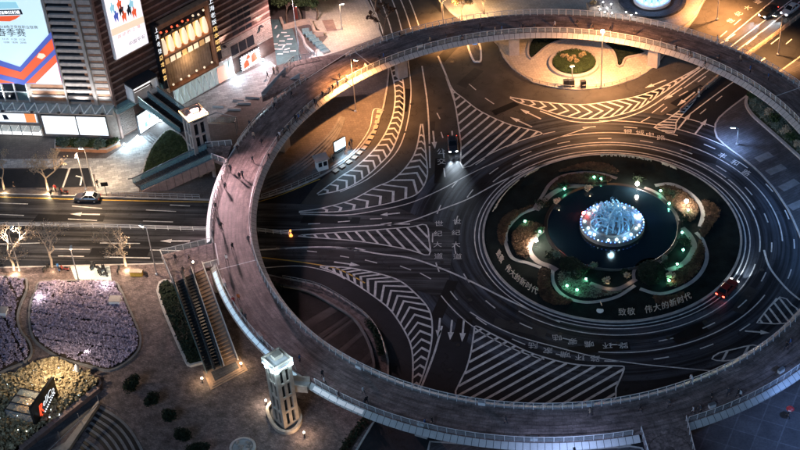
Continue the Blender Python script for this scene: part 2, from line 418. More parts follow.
# sunken pink-lit court and its curved steps under the west arc of the bridge
for k in range(4):
    a = smooth(W([(262-k*.6, 190-k*2.4), (292, 176-k*2.6), (318-k, 158-k*2.6), (336-k, 138-k*2.0), (344-k, 118)], .14), 6)
    tag(MB().wall(a, .5, .13, .26+.1*k).build('court_step', M['kerb_dark'], pav_nw))
# planked terrace on the south-west splitter
deckpoly = smooth(W([(268, 288), (290, 288), (310, 293), (330, 304), (352, 318), (364, 334), (372, 354), (372, 372), (345, 360), (318, 344), (290, 318)], .15), 4, True)
terr = thing('planked_terrace', 'dark planked terrace on the island inside the ring bridge', 'terrace', (P(330, 330, .13)))
hub = P(505, 210); n_pl = 0; mbp = MB()
rr0 = [(p-hub).length for p in deckpoly]
for k in range(64):
    a0 = math.atan2(P(268, 284).y-hub.y, P(268, 284).x-hub.x); a1 = math.atan2(P(374, 374).y-hub.y, P(374, 374).x-hub.x)
    if a0 < 0: a0 += 2*math.pi
    if a1 < 0: a1 += 2*math.pi
    th = a0+(a1-a0)*k/63; d = Vector((math.cos(th), math.sin(th), 0)); segs = []
    ins = [r for r in [x*.25 for x in range(60, 260)] if inpoly(hub+d*r, deckpoly)]
    if len(ins) > 3:
        pa, pb = hub+d*ins[0], hub+d*ins[-1]; pa.z = pb.z = .17
        MB().beam(pa, pb, .62, .07).build('plank', M['plank'], terr)
MB().wall(resample(deckpoly, 1, True), .35, .13, .5, closed=True).build('kerb', M['kerb_dark'], terr)

# ------------------------------------------------------------------ painted markings
def stripe_clip(poly, p, d):
    """intervals of the line p+t*d inside the polygon"""
    ts = []; n = len(poly); nx, ny = -d.y, d.x
    for i in range(n):
        a, b = poly[i-1], poly[i]
        sa = (a.x-p.x)*nx+(a.y-p.y)*ny; sb = (b.x-p.x)*nx+(b.y-p.y)*ny
        if (sa > 0) != (sb > 0):
            q = a.lerp(b, sa/(sa-sb)); ts.append((q.x-p.x)*d.x+(q.y-p.y)*d.y)
    ts.sort(); return list(zip(ts[::2], ts[1::2]))
ZP = .012
def line(px, wd=.2, sub=5, m='paint', name='painted_line_or_light_trail', z=ZP, closed=False, step=None):
    pts = W(px); pts = smooth(pts, sub, closed) if len(pts) > 2 else pts
    return MB().ribbon(pts, wd, z, closed).build(name, M[m], road)
def hatch(px, dpx, spacing, wd=.42, sub=4, outline=.24, sm=True):
    pts = W(px); pts = smooth(pts, sub, True) if sm else pts
    a, b = W(dpx); d = (b-a); d.z = 0; d.normalize(); n = Vector((-d.y, d.x, 0))
    pr = [p.dot(n) for p in pts]; k = min(pr)+spacing*.6
    while k < max(pr):
        for t0, t1 in stripe_clip(pts, n*k, d):
            if t1-t0 > .5:
                p0, p1 = n*k+d*(t0+.1), n*k+d*(t1-.1)
                MB().ribbon([p0, p1], wd, ZP).build('hatch_stripe', M['paint'], road)
        k += spacing
    MB().ribbon(pts, outline, ZP+.004, True).build('hatch_outline', M['paint'], road)
def chevrons(pa, pb, n, lead, wd=.42, t0=.05, t1=.95, power=1.0):
    """V stripes between two edge lines; the tips point along the lines"""
    A = smooth(W(pa), 6); B = smooth(W(pb), 6)
    for k in range(n):
        t = t0+(t1-t0)*(k/(n-1))**power
        a, b = _at(A, t), _at(B, t); a2, b2 = _at(A, min(1, t+.02)), _at(B, min(1, t+.02))
        mid = (a+b)/2; tan_ = ((a2+b2)/2-mid)
        if tan_.length < 1e-6: tan_ = mid-(_at(A, t-.02)+_at(B, t-.02))/2
        tan_.normalize(); half = (a-b).length/2
        tip = mid+tan_*half*lead; e = tan_*(wd*1.25)
        if half < .35: continue
        v = [a, tip, b, b+e, tip+e, a+e]
        MB().add([(q.x, q.y, ZP) for q in v], [(0, 1, 4, 5), (1, 2, 3, 4)]).build('chevron_stripe', M['paint'], road)
    MB().ribbon(A, .24, ZP+.004).build('hatch_outline', M['paint'], road)
    MB().ribbon(B, .24, ZP+.004).build('hatch_outline', M['paint'], road)
# big upper triangle
hatch([(446, 77), (453, 90), (463, 98), (480, 111), (508, 124), (532, 130), (542, 133.5), (532, 137), (514, 143), (490, 154), (463, 168), (461, 145), (458, 122), (454, 100)], [(464, 166), (510, 127)], 1.62, sub=3)
# left lens between the two west carriageways
hatch([(298, 236), (330, 233), (374, 230), (410, 227), (426, 225), (429, 240), (429, 255), (410, 250), (378, 244), (346, 240)], [(388, 230), (406, 249)], 1.5, sub=3, wd=.36)
# big lower block
hatch([(476, 326), (490, 333), (504, 340), (524, 350), (540, 356), (564, 362.5), (588, 365.6), (618, 366), (624, 369), (616, 388), (611, 402), (560, 410), (500, 408), (456, 400), (466, 370), (471, 352), (474, 332)], [(465, 377), (518, 348)], 1.5, sub=3)
# small right and north-east triangles
hatch([(780, 297), (792, 305), (800, 313), (790, 323), (761, 323), (759, 320)], [(770, 310), (780, 323)], 1.25, sub=2, wd=.34)
hatch([(654, 127.5), (668, 119), (696, 99), (681, 116), (676, 123), (674, 133)], [(660, 127), (676, 128)], .85, sub=2, wd=.3)
hatch([(712, 359), (719, 353), (735, 349), (753, 345), (760, 349), (740, 358), (724, 361)], [(735, 349), (730, 358)], 2.4, sub=2, wd=.34)
# chevron crescents
chevrons([(510, 97), (520, 99), (540, 101.6), (564, 104), (586, 104.4), (606, 102), (630, 98), (650, 92), (670, 83), (700, 67)],
         [(510, 98), (520, 103), (540, 109), (560, 115), (580, 118.5), (604, 118), (624, 113.5), (640, 108), (660, 95), (700, 68)], 21, 1.15)
chevrons([(317, 194), (340, 177), (354, 168), (368, 156), (380, 142), (389, 126), (394, 110), (395, 90), (391, 70), (386, 56)],
         [(318, 195), (344, 189), (364, 178), (380, 164), (392, 150), (401, 126), (404, 108), (404, 90), (401, 70), (397, 56)], 26, .75, wd=.36, t0=.03)
chevrons([(299, 211.5), (320, 208.5), (351, 200), (376, 187), (392, 180), (406, 167), (416, 150), (421, 124)],
         [(299, 212.5), (341, 211.5), (376, 206), (401, 200), (418, 193), (427, 177), (426, 155), (422.5, 124)], 17, .8, wd=.4)
chevrons([(417, 390), (424, 372), (431, 345), (432, 322), (428, 308), (416, 294), (400, 281), (380, 274), (350, 268), (320, 266)],
         [(412, 390), (413, 365), (411, 346), (404, 330), (392, 312), (380, 301), (360, 287), (340, 275), (330, 270.5), (320, 267)], 22, 1.0, wd=.4, t0=.02)

# circulating lane lines round the island: edge lines, dashes and painted light-trail arcs
def ringline(r, a0, a1, wd=.2, name='painted_line_or_light_trail', m='paint', c=ISL, z=ZP):
    n = max(8, int(abs(a1-a0)*r/1.2)); p = [Vector((c.x+r*math.cos(a0+(a1-a0)*k/n), c.y+r*math.sin(a0+(a1-a0)*k/n), 0)) for k in range(n+1)]
    return MB().ribbon(p, wd, z).build(name, M[m], road)
def aof(u, v, c=ISL):
    p = P(u, v)-c; return math.atan2(p.y, p.x), math.hypot(p.x, p.y)
for r, wd in ((21.35, .22), (22.05, .16)): ringline(r, 0, 2*math.pi, wd)
for r, u0, v0, u1, v1 in ((23.6, 745, 250, 500, 185), (24.3, 742, 212, 520, 170), (27.1, 757, 240, 560, 142), (30.6, 772, 230, 600, 130), (34.2, 783, 225, 660, 128)):  # extra arcs paint in the light trails of circling traffic
    b0 = aof(u0, v0)[0]; ringline(r, b0, b0+((aof(u1, v1)[0]-b0+math.pi) % (2*math.pi))-math.pi, .2)
for r, u0, v0, u1, v1 in ((23.4, 520, 310, 745, 262), (27.1, 600, 337, 740, 285), (30.6, 470, 285, 560, 330)):
    b0 = aof(u0, v0)[0]; ringline(r, b0, b0+((aof(u1, v1)[0]-b0+math.pi) % (2*math.pi))-math.pi, .18)
for r, step in ((25.4, 7.2), (28.9, 7.2)):
    k = 0; n = int(2*math.pi*r/step)
    for k in range(n):
        a = 2*math.pi*k/n+r
        ringline(r, a, a+2.3/r, .2, 'lane_dash')
# lane lines and painted-in light trails that sweep through the junctions
G = [
 [(258, 250), (330, 247), (380, 254), (410, 258), (440, 268), (470, 281), (500, 296), (528, 309), (560, 322)],
 [(300, 214), (345, 215), (380, 210), (410, 203), (440, 190), (470, 174), (500, 160), (528, 148), (560, 137), (590, 127)],
 [(270, 231), (330, 228), (380, 225), (410, 221), (445, 208), (468, 199), (500, 182), (540, 165), (580, 155)],
 [(421, 388), (434, 354), (442, 326)],
 [(408, 60), (411, 90), (408, 120), (400, 146), (386, 164), (366, 180), (340, 192)],
 [(422, 66), (427, 100), (429, 130), (430, 168)],
 [(438, 56), (448, 80), (455, 101)],
 [(262, 268), (300, 266), (330, 272), (345, 279)],
 [(540, 111), (570, 121), (600, 122), (630, 116), (655, 104), (690, 78), (706, 66)],
 [(800, 300), (786, 288), (770, 268), (764, 250)],
 [(470, 312), (490, 324), (520, 337), (560, 348), (600, 358), (640, 364), (680, 368), (724, 372)],
]
for k, g_ in enumerate(G): line(g_, (.32, .2, .26)[k % 3], 6)
line([(258, 257), (300, 262), (330, 267), (345, 272), (365, 283)], .22, m='paint_y')
line([(0, 197), (100, 200), (205, 202), (258, 202), (320, 179)], .18, 4, 'paint_y')
# lane dashes placed by survey: (u0,v0,u1,v1)
D = [(0, 203, 28, 204), (0, 214.5, 24, 215.5), (72, 206, 102, 208.5), (68, 219, 97, 220.5), (146, 210, 176, 211.5), (143, 221, 173, 222), (170, 205, 190, 206),
 (0, 244, 40, 243), (52, 249, 90, 249.5), (104, 257, 150, 258), (58, 256, 84, 256.5), (150, 250, 190, 251), (100, 243, 140, 243.5),
 (308, 224, 320, 223.5), (338, 222, 350, 221), (370, 219, 382, 218.5), (276, 248, 287, 249), (307, 251, 317, 252), (340, 256, 349, 257.5), (365, 260, 377, 263),
 (469, 84, 476, 90), (485, 98, 494, 104), (437, 113, 440, 119), (441, 132, 443, 138), (443, 150, 444, 158), (444, 168, 445, 177),
 (445, 240, 447, 248), (465, 241, 466, 248), (467, 261, 471, 268), (496, 313, 509, 320), (480, 307, 487, 313), (505, 325, 516, 331), (518, 315, 527, 320), (546, 327, 557, 331), (577, 335, 589, 337),
 (572, 348, 585, 350.5), (609, 352.5, 624, 352), (647, 350, 661, 347), (684, 344, 696, 338.5), (715, 331, 727, 324), (741, 314, 751, 306), (759, 296, 764, 288), (644, 336, 656, 335),
 (420, 273, 431, 279), (400, 266, 411, 270), (661, 112, 667, 107), (679, 96, 688, 91), (698, 82, 706, 76), (700, 114, 706, 109), (716, 101, 722, 96),
 (720, 37, 727, 31), (734, 25, 741, 19), (746, 45, 757, 36), (762, 32, 772, 24), (771, 44, 780, 37), (790, 10, 797, 4), (786, 44, 792, 39), (641, 122, 650, 117), (652, 113, 664, 104)]
for a, b, c, d in D:
    if aof((a+c)/2, (b+d)/2)[1] > 31.2: line([(a, b), (c, d)], .2, name='lane_dash')
for seg in ([(706, 66), (760, 24), (810, -14)], [(712, 70), (766, 28), (815, -10)], [(700, 60), (742, 26), (790, -14)], [(676, 84), (700, 66)], [(684, 88), (712, 68)],
            [(690, 114), (722, 90), (745, 74)], [(402, 31), (396, 10), (384, -20)], [(411, 29), (404, 8), (392, -20)], [(419, 26), (411, 4), (400, -20)], [(392, 33), (386, 14), (372, -20)], [(384, 36), (377, 16), (364, -14)]):
    line(seg, .22)
# arrows
def arrow(u0, v0, u1, v1, wd=.3):
    a, b = P(u0, v0), P(u1, v1); d = (b-a); L = d.length; d.normalize(); n = Vector((-d.y, d.x, 0)); h = a+d*(L*.62)
    v = [a+n*wd*.5, a-n*wd*.5, h-n*wd*.5, h+n*wd*.5, h-n*wd*1.6, b, h+n*wd*1.6]
    MB().add([(q.x, q.y, ZP) for q in v], [(0, 1, 2, 3), (3, 2, 4, 5, 6)]).build('lane_arrow', M['paint'], road)
for a in [(100, 214.5, 70, 214), (410, 224, 380, 224), (336, 248, 366, 250), (334, 262, 360, 265.5), (433, 131, 435, 149), (452, 131, 453, 147), (464, 319, 462, 342), (532, 127, 510, 117), (541, 119, 520, 109), (400, 213, 380, 215),
          (666, 80, 645, 88), (682, 88, 664, 100), (695, 92, 677, 106), (678, 129, 691, 113), (695, 134, 707, 119), (745, 331, 770, 333), (752, 52, 737, 64), (765, 58, 748, 70), (735, 34, 722, 43), (190, 241, 160, 241), (440, 318, 438, 338), (452, 320, 450, 340)]:
    arrow(*a)
# painted words (the street names the lanes lead to)
def text_mesh(body, size=1.0, extrude=0.0):
    c = bpy.data.curves.new('lettering', 'FONT'); c.body = body; c.size = size; c.extrude = extrude; c.align_x = 'CENTER'; c.align_y = 'CENTER'; c.resolution_u = 2
    o = bpy.data.objects.new('tmp', c); COL.objects.link(o)
    bpy.context.view_layer.update()
    me = bpy.data.meshes.new_from_object(o.evaluated_get(bpy.context.evaluated_depsgraph_get()))
    v = [q.co.copy() for q in me.vertices]; f = [tuple(p.vertices) for p in me.polygons]
    bpy.data.objects.remove(o); bpy.data.curves.remove(c); bpy.data.meshes.remove(me)
    return v, f
def ground_char(ch, u, v, rz, sx=1.5, sy=2.4, z=ZP):
    vs, fs = text_mesh(ch); c = P(u, v); ca, sa = math.cos(rz), math.sin(rz)
    MB().add([(c.x+p.x*sx*ca-p.y*sy*sa, c.y+p.x*sx*sa+p.y*sy*ca, z) for p in vs], fs).build('painted_character', M['paint'], road)
def word(chars, pts, rz, sx=1.5, sy=2.2):
    for c, (u, v) in zip(chars, pts): ground_char(c, u, v, rz, sx, sy)
word('世纪大道', [(439, 224), (438, 234), (437.5, 245), (438.5, 256.5)], rad(-4), 1.5, 1.5)
word('世纪大道', [(457, 222), (456, 233), (456, 245), (457.5, 257)], rad(-4), 1.5, 1.5)
word('陆家嘴环路', [(557, 337), (572, 341), (589, 343.5), (607, 345), (623, 345)], rad(180), 1.55, 1.4)
word('陆家嘴环路', [(533, 345), (548, 350), (565, 354), (580, 357), (595, 358)], rad(170), 1.55, 1.4)
word('银城中路', [(628, 132), (640, 133), (650, 135), (661, 138)], rad(-8), 1.55, 1.45)
word('丰和路', [(722, 156), (735, 163), (746, 173)], rad(-45), 1.5, 1.5)
word('世纪大道', [(731, 21), (739, 14), (748, 8), (758, 2)], rad(38), 1.55, 1.45)
word('公交', [(441, 152), (441.5, 162)], rad(0), 1.6, 1.8)

# manhole covers and asphalt repairs
rnd = random.Random(9); mh = None; mcov = mat('cast_iron', (.05, .048, .046), rough=.45, var=.3, scale=6, metal=.5); mpatch = asphalt('asphalt_patch', (.009, .009, .010)); mpatch2 = asphalt('asphalt_patch_pale', (.036, .035, .035))
for k, (u, v_) in enumerate(((452, 62), (470, 70), (492, 90), (520, 112), (440, 108), (430, 145), (448, 142), (452, 210), (442, 262), (470, 300), (458, 345), (450, 370), (512, 322), (560, 334), (618, 343), (668, 338), (705, 322), (748, 296), (762, 270), (753, 220), (728, 178), (690, 150), (650, 100), (672, 100), (700, 88), (735, 60), (350, 218), (320, 256), (375, 258), (60, 209), (130, 215), (40, 252), (110, 247), (170, 256), (412, 104), (404, 132))):
    if mh is None:
        mh = MB().lathe([(.36, .016), (.3, .019), (.01, .019)], (0, 0, 0), 14).build('manhole_cover', mcov, road); o = mh
    else: o = mh.copy(); COL.objects.link(o); o.parent = road
    q = P(u, v_); o.location = (q.x, q.y, 0)
for k, (u, v_, a, L, w_) in enumerate(((470, 78, .9, 6, 2.2), (505, 108, .5, 5, 1.6), (440, 170, 1.5, 7, 1.8), (430, 128, 1.5, 4, 1.6), (445, 300, 1.2, 9, 2.0), (462, 330, 1.3, 5, 2.4), (520, 328, -.45, 8, 1.7), (600, 348, 0, 9, 1.8), (690, 334, .4, 6, 2), (745, 300, .9, 6, 1.8), (700, 158, -.5, 6, 1.7), (690, 96, .65, 8, 2), (740, 40, .65, 10, 1.8), (650, 94, .3, 5, 1.4), (330, 220, WD, 10, 1.7), (330, 253, WD-.1, 8, 1.6), (70, 218, WD, 12, 1.7), (120, 252, WD, 10, 1.9), (20, 240, WD, 8, 1.5), (405, 100, 1.4, 7, 1.6), (450, 50, 1.0, 8, 2))):
    q = P(u, v_); n_ = 9; pts = []
    for i in range(4):
        sx, sy = ((-1, -1), (1, -1), (1, 1), (-1, 1))[i]; x, y = sx*L/2+rnd.gauss(0, .15), sy*w_/2+rnd.gauss(0, .1)
        pts.append(Vector((q.x+x*math.cos(a)-y*math.sin(a), q.y+x*math.sin(a)+y*math.cos(a), 0)))
    MB().sheet(pts, .0085).build('asphalt_repair', mpatch if k % 3 else mpatch2, road)
# ------------------------------------------------------------------ the ring footbridge
ZD = 6.0; RI, RO = 47.05, 53.15
def ba(u, v, z=ZD):
    p = P(u, v, z); return math.atan2(p.y, p.x) % (2*math.pi)
bridge = thing('ring_footbridge', 'circular pedestrian footbridge with white edge cladding sweeping over the roundabout', 'footbridge')
GAPS = [(ba(344, 54), ba(306, 78)), (ba(232, 146), ba(224.5, 163)), (ba(213, 242), ba(219, 265)), (ba(299, 377), ba(309, 388)), (ba(640, 434), ba(686, 421))]
GAPS = [(min(a, b), max(a, b)) for a, b in GAPS]
def ingap(a): return any(g0 <= a <= g1 for g0, g1 in GAPS)
NS = 360
def cpt(r, a, z): return (r*math.cos(a), r*math.sin(a), z)
b = MB()
v = []
for k in range(NS):
    a = 2*math.pi*k/NS; v += [cpt(RI-.12, a, ZD), cpt(RO+.12, a, ZD)]
b.add(v, [(2*k, 2*k+1, (2*k+3) % (2*NS), (2*k+2) % (2*NS)) for k in range(NS)])
def deckmat():
    m = M['deck']; nt = m.node_tree; bs = nt.nodes['Principled BSDF']; mx = nt.nodes[m['mixnode']]
    tc = nt.nodes.new('ShaderNodeTexCoord'); ln = nt.nodes.new('ShaderNodeVectorMath'); ln.operation = 'LENGTH'; nt.links.new(tc.outputs['Object'], ln.inputs[0])
    dv = nt.nodes.new('ShaderNodeVectorMath'); dv.operation = 'NORMALIZE'; nt.links.new(tc.outputs['Object'], dv.inputs[0])
    sx_ = nt.nodes.new('ShaderNodeSeparateXYZ'); nt.links.new(dv.outputs[0], sx_.inputs[0])
    cx = nt.nodes.new('ShaderNodeCombineXYZ')
    for i, s_ in ((0, 14), (1, 14)):
        ml = nt.nodes.new('ShaderNodeMath'); ml.operation = 'MULTIPLY'; ml.inputs[1].default_value = s_; nt.links.new(sx_.outputs[i], ml.inputs[0]); nt.links.new(ml.outputs[0], cx.inputs[i])
    ml = nt.nodes.new('ShaderNodeMath'); ml.operation = 'MULTIPLY'; ml.inputs[1].default_value = 1.9; nt.links.new(ln.outputs['Value'], ml.inputs[0]); nt.links.new(ml.outputs[0], cx.inputs[2])
    ns = nt.nodes.new('ShaderNodeTexNoise'); ns.inputs['Scale'].default_value = 1; ns.inputs['Detail'].default_value = 5; ns.inputs['Roughness'].default_value = .6
    nt.links.new(cx.outputs[0], ns.inputs['Vector'])
    rr = nt.nodes.new('ShaderNodeMapRange'); rr.inputs[1].default_value = .3; rr.inputs[2].default_value = .7; rr.inputs[3].default_value = .45; rr.inputs[4].default_value = 1.5
    nt.links.new(ns.outputs[0], rr.inputs[0])
    m3 = nt.nodes.new('ShaderNodeMix'); m3.data_type = 'RGBA'; m3.blend_type = 'MULTIPLY'; m3.inputs[0].default_value = 1; m3.clamp_result = False
    nt.links.new(mx.outputs[2], m3.inputs[6]); nt.links.new(rr.outputs[0], m3.inputs[7]); nt.links.new(m3.outputs[2], bs.inputs['Base Color'])
def deckjoints():
    m = M['deck']; nt = m.node_tree; bs = nt.nodes['Principled BSDF']; src = bs.inputs['Base Color'].links[0].from_socket
    tc = nt.nodes.new('ShaderNodeTexCoord'); sx_ = nt.nodes.new('ShaderNodeSeparateXYZ'); nt.links.new(tc.outputs['Object'], sx_.inputs[0])
    at = nt.nodes.new('ShaderNodeMath'); at.operation = 'ARCTAN2'; nt.links.new(sx_.outputs[1], at.inputs[0]); nt.links.new(sx_.outputs[0], at.inputs[1])
    ml = nt.nodes.new('ShaderNodeMath'); ml.operation = 'MULTIPLY'; ml.inputs[1].default_value = 50; nt.links.new(at.outputs[0], ml.inputs[0])
    ln = nt.nodes.new('ShaderNodeVectorMath'); ln.operation = 'LENGTH'; nt.links.new(tc.outputs['Object'], ln.inputs[0])
    cx = nt.nodes.new('ShaderNodeCombineXYZ'); nt.links.new(ml.outputs[0], cx.inputs[0]); nt.links.new(ln.outputs['Value'], cx.inputs[1])
    br = nt.nodes.new('ShaderNodeTexBrick'); br.inputs['Scale'].default_value = 1; br.inputs['Brick Width'].default_value = 1.2; br.inputs['Row Height'].default_value = .6; br.inputs['Mortar Size'].default_value = .025
    br.inputs['Color1'].default_value = (1.18, 1.15, 1.15, 1); br.inputs['Color2'].default_value = (.84, .84, .84, 1); br.inputs['Mortar'].default_value = (.5, .5, .5, 1)
    nt.links.new(cx.outputs[0], br.inputs['Vector'])
    m3 = nt.nodes.new('ShaderNodeMix'); m3.data_type = 'RGBA'; m3.blend_type = 'MULTIPLY'; m3.inputs[0].default_value = 1; m3.clamp_result = False
    nt.links.new(src, m3.inputs[6]); nt.links.new(br.outputs['Color'], m3.inputs[7]); nt.links.new(m3.outputs[2], bs.inputs['Base Color'])
deckmat()
deckjoints()
b.build('deck', M['deck'], bridge)
# soffit
MB().lathe([(RI-.9, 5.45), (RI-.2, 5.2), (RI+1.8, 4.55), (RO-1.8, 4.55), (RO+.2, 5.2), (RO+.95, 5.45)], (0, 0, 0), 180).build('soffit', M['concrete'], bridge, sm=True)
# edge cladding: panels with open joints over a dark backing
for inner in (True, False):
    sgn = -1 if inner else 1; R = RI if inner else RO
    prof = [(R+sgn*.14, ZD+.1), (R+sgn*.2, ZD+.14), (R+sgn*.98, ZD-.34), (R+sgn*1.04, ZD-.5), (R+sgn*.96, ZD-.6)]
    mb = MB(); n = 300 if inner else 340; jb = MB()
    for k in range(n):
        a0 = 2*math.pi*k/n; a1 = a0+2*math.pi/n; am = (a0+a1)/2
        if not inner and ingap(am): continue
        g_ = .035/R
        v = [cpt(r, a, z) for r, z in prof for a in (a0+g_, a1-g_)]
        mb.add(v, [(2*i, 2*i+1, 2*i+3, 2*i+2) for i in range(len(prof)-1)])
        v = [cpt(r-sgn*.03, a, z-.03) for r, z in prof for a in (a0, a1)]
        jb.add(v, [(2*i, 2*i+1, 2*i+3, 2*i+2) for i in range(len(prof)-1)])
    o = tag(mb.build('inner_cladding' if inner else 'outer_cladding', M['fascia'], bridge), kind='stuff')
    tag(jb.build('cladding_backing', M['darksteel'], o), kind='stuff')
# lit edge strips set into the outer cladding
led_edge = glow('edge_led', (.62, .84, 1.0), .13); led_edge2 = glow('edge_led_white', (.95, .95, 1.0), .2)
def edge_strip(u0, v0, u1, v1, m, z=ZD+.0):
    a0, a1 = sorted((ba(u0, v0), ba(u1, v1))); n_ = max(6, int((a1-a0)*RO/1.5)); mb = MB()
    pr = [(RO+.36, ZD+.07), (RO+.9, ZD-.26)]
    for k in range(n_):
        b0, b1 = a0+(a1-a0)*(k+.03)/n_, a0+(a1-a0)*(k+.97)/n_
        MB().add([cpt(pr[0][0], b0, pr[0][1]), cpt(pr[0][0], b1, pr[0][1]), cpt(pr[1][0], b1, pr[1][1]), cpt(pr[1][0], b0, pr[1][1])], [(0, 1, 2, 3)]).build('edge_light', m, bridge)
edge_strip(222, 170, 213, 241, led_edge2); edge_strip(220, 270, 297, 375, led_edge); led_edge3 = glow('edge_led_soft', (.95, .85, .8), .04)
edge_strip(311, 389, 360, 416, led_edge3)
# railings: posts, handrail, wires, glass
for inner in (True, False):
    R = RI+.1 if inner else RO-.1; n = 220 if inner else 250
    posts = MB(); runs = [[]]
    for k in range(n):
        a = 2*math.pi*k/n
        if not inner and ingap(a):
            if runs[-1]: runs.append([])
            continue
        lean = -.16 if inner else .16
        posts.beam(cpt(R, a, ZD), cpt(R+lean, a, ZD+1.15), .07, .09)
        runs[-1].append(a)
    if not inner and len(runs) > 1 and runs[0] and runs[0][0] == 0: runs[-1] += [x+2*math.pi for x in runs.pop(0)]
    nm = 'inner_railing' if inner else 'outer_railing'
    po = tag(posts.build(nm, M['rail'], bridge), kind='stuff')
    hr = MB(); gl = MB(); wr = MB()
    for run in runs:
        if len(run) < 2: continue
        if inner: run = run+[2*math.pi]
        pts = []
        for a, c in zip(run, run[1:]):
            pts += [a, (a+c)/2]
        pts.append(run[-1])
        hr.tube([cpt(R+(-.16 if inner else .16), a, ZD+1.16) for a in pts], .05, 5)
        for h in (.25, .5, .75): wr.tube([cpt(R+(-.16 if inner else .16)*h/1.15, a, ZD+h) for a in pts], .014, 3)
        for a, c in zip(pts, pts[1:]):
            o1 = -.1 if inner else .1; R2 = R
            gl.add([cpt(R2, a, ZD+.08), cpt(R2, c, ZD+.08), cpt(R2+o1*1.5, c, ZD+1.0), cpt(R2+o1*1.5, a, ZD+1.0)], [(0, 1, 2, 3)])
    tag(hr.build('handrail', M['rail'], po), kind='stuff'); tag(wr.build('rail_wires', M['steel'], po), kind='stuff')
    tag(gl.build('glass_infill', M['clearglass'], po), kind='stuff')
# expansion joints seen as pale lines across the deck
def deckline(pts, wd=.14, m='white', name='joint_strip', z=ZD+.008):
    return MB().ribbon(W(pts, ZD), wd, z).build(name, M[m], bridge)
for seg in ([(219, 269.5), (258, 259.5)], [(306, 79), (350, 51)], [(225, 163), (247, 129)], [(355, 52), (373, 66)], [(776, 96), (802, 87)], [(215, 243), (219, 265)]): deckline(seg)
# piers
for k, a in enumerate([ba(515, 50, 2.5), ba(650, 60, 2.5), rad(8), rad(-28), ba(620, 420, 3), ba(430, 405, 3), ba(300, 340, 3), ba(236, 225, 3), ba(262, 130, 3), ba(390, 52, 3)]):
    mb = MB(); c = (49.3*math.cos(a), 49.3*math.sin(a))
    mb.box((c[0], c[1], 2.2), (1.5, 1.9, 4.4), a)
    mb.add([(c[0]+x*math.cos(a)-y*math.sin(a), c[1]+x*math.sin(a)+y*math.cos(a), z) for z, q in ((4.0, .96), (4.75, 1.7)) for x, y in ((-1*q, -1.0), (1*q, -1.0), (1*q, 1.0), (-1*q, 1.0))],
           [(0, 1, 5, 4), (1, 2, 6, 5), (2, 3, 7, 6), (3, 0, 4, 7), (4, 5, 6, 7), (3, 2, 1, 0)])
    mb.build('pier', M['concrete'], bridge)
# small bench-like planter boxes and utility boxes along the rail
for (u, v_, lab) in ((275, 296, "inner railing of the bridge's left stretch"), (359, 368, "inner railing at the bridge's lower left"), (421, 425, "outer railing at the bridge's lower left"), (482, 404.5, "inner railing above the big lower hatched block's left end"), (534, 440, "outer railing at the very bottom of the bridge"), (590, 405.5, "inner railing above the big lower hatched block's right end"), (712, 407, "outer railing right of the south platform"), (781, 372, "outer railing at the bridge's lower right"), (420, 47, "inner railing at the bridge's top left"), (224, 284, "outer railing just below the west platform"), (260, 337, "outer railing above the tan lift tower")):
    p = P(u, v_, ZD); a = math.atan2(p.y, p.x)
    t = thing('rail_light_box', 'small pale box by the '+lab, 'box', p, a, 'pale boxes along the footbridge railing')
    MB().box((0, 0, .3), (.45, 1.0, .6)).build('case', M['white'], t, local=True)
    MB().box((0, 0, .62), (.52, 1.08, .06)).build('lid', M['steel'], t, local=True)

# ------------------------------------------------------------------ platforms at deck level
def platform(name, label, px, open_edges, z=ZD, m=None):
    pts = W(px, z); c = sum(pts, Vector())/len(pts)
    t = thing(name, label, 'platform', (c.x, c.y, 0))
    MB().prism(pts, z-.7, z-.012).build('deck', m or M['deck'], t)
    n = len(pts); rp = MB(); edges = []
    for i in range(n):
        if i in open_edges: continue
        a, b_ = pts[i], pts[(i+1) % n]; L = (b_-a).length; k = max(1, round(L/1.2)); edges.append((a, b_))
        for j in range(k+1):
            q = a.lerp(b_, j/k); rp.box((q.x, q.y, z+.55), (.08, .08, 1.1))
    po = tag(rp.build('railing', M['rail'], t), kind='stuff')
    for a, b_ in edges:
        MB().tube([(a.x, a.y, z+1.12), (b_.x, b_.y, z+1.12)], .06, 5).build('handrail', M['rail'], po)
        MB().add([(a.x, a.y, z+.1), (b_.x, b_.y, z+.1), (b_.x, b_.y, z+1.02), (a.x, a.y, z+1.02)], [(0, 1, 2, 3)]).build('glass_pane', M['clearglass'], po)
    for q in (pts[0], pts[n//2]):
        q2 = q.lerp(c, .3); MB().tube([(q2.x, q2.y, 0), (q2.x, q2.y, z-.7)], .35, 12).build('support', M['concrete'], t)
    return t
plat_w = platform('escalator_platform', 'railed platform on the bridge\'s west side above the escalators', [(161, 255), (213.5, 242.8), (219, 264.5), (204, 268.5), (173, 283)], {1, 3})
plat_nw = platform('stair_platform', 'railed triangular platform beside the bridge near the mall', [(262, 99), (284, 71), (294, 61.5), (317, 56.5), (345, 54), (306, 78)], {3, 4, 5, 0})
plat_s = platform('south_platform', 'railed platform joining the bridge at the bottom of the picture', [(641, 432), (686, 421), (698, 470), (655, 478)], {0, 2})

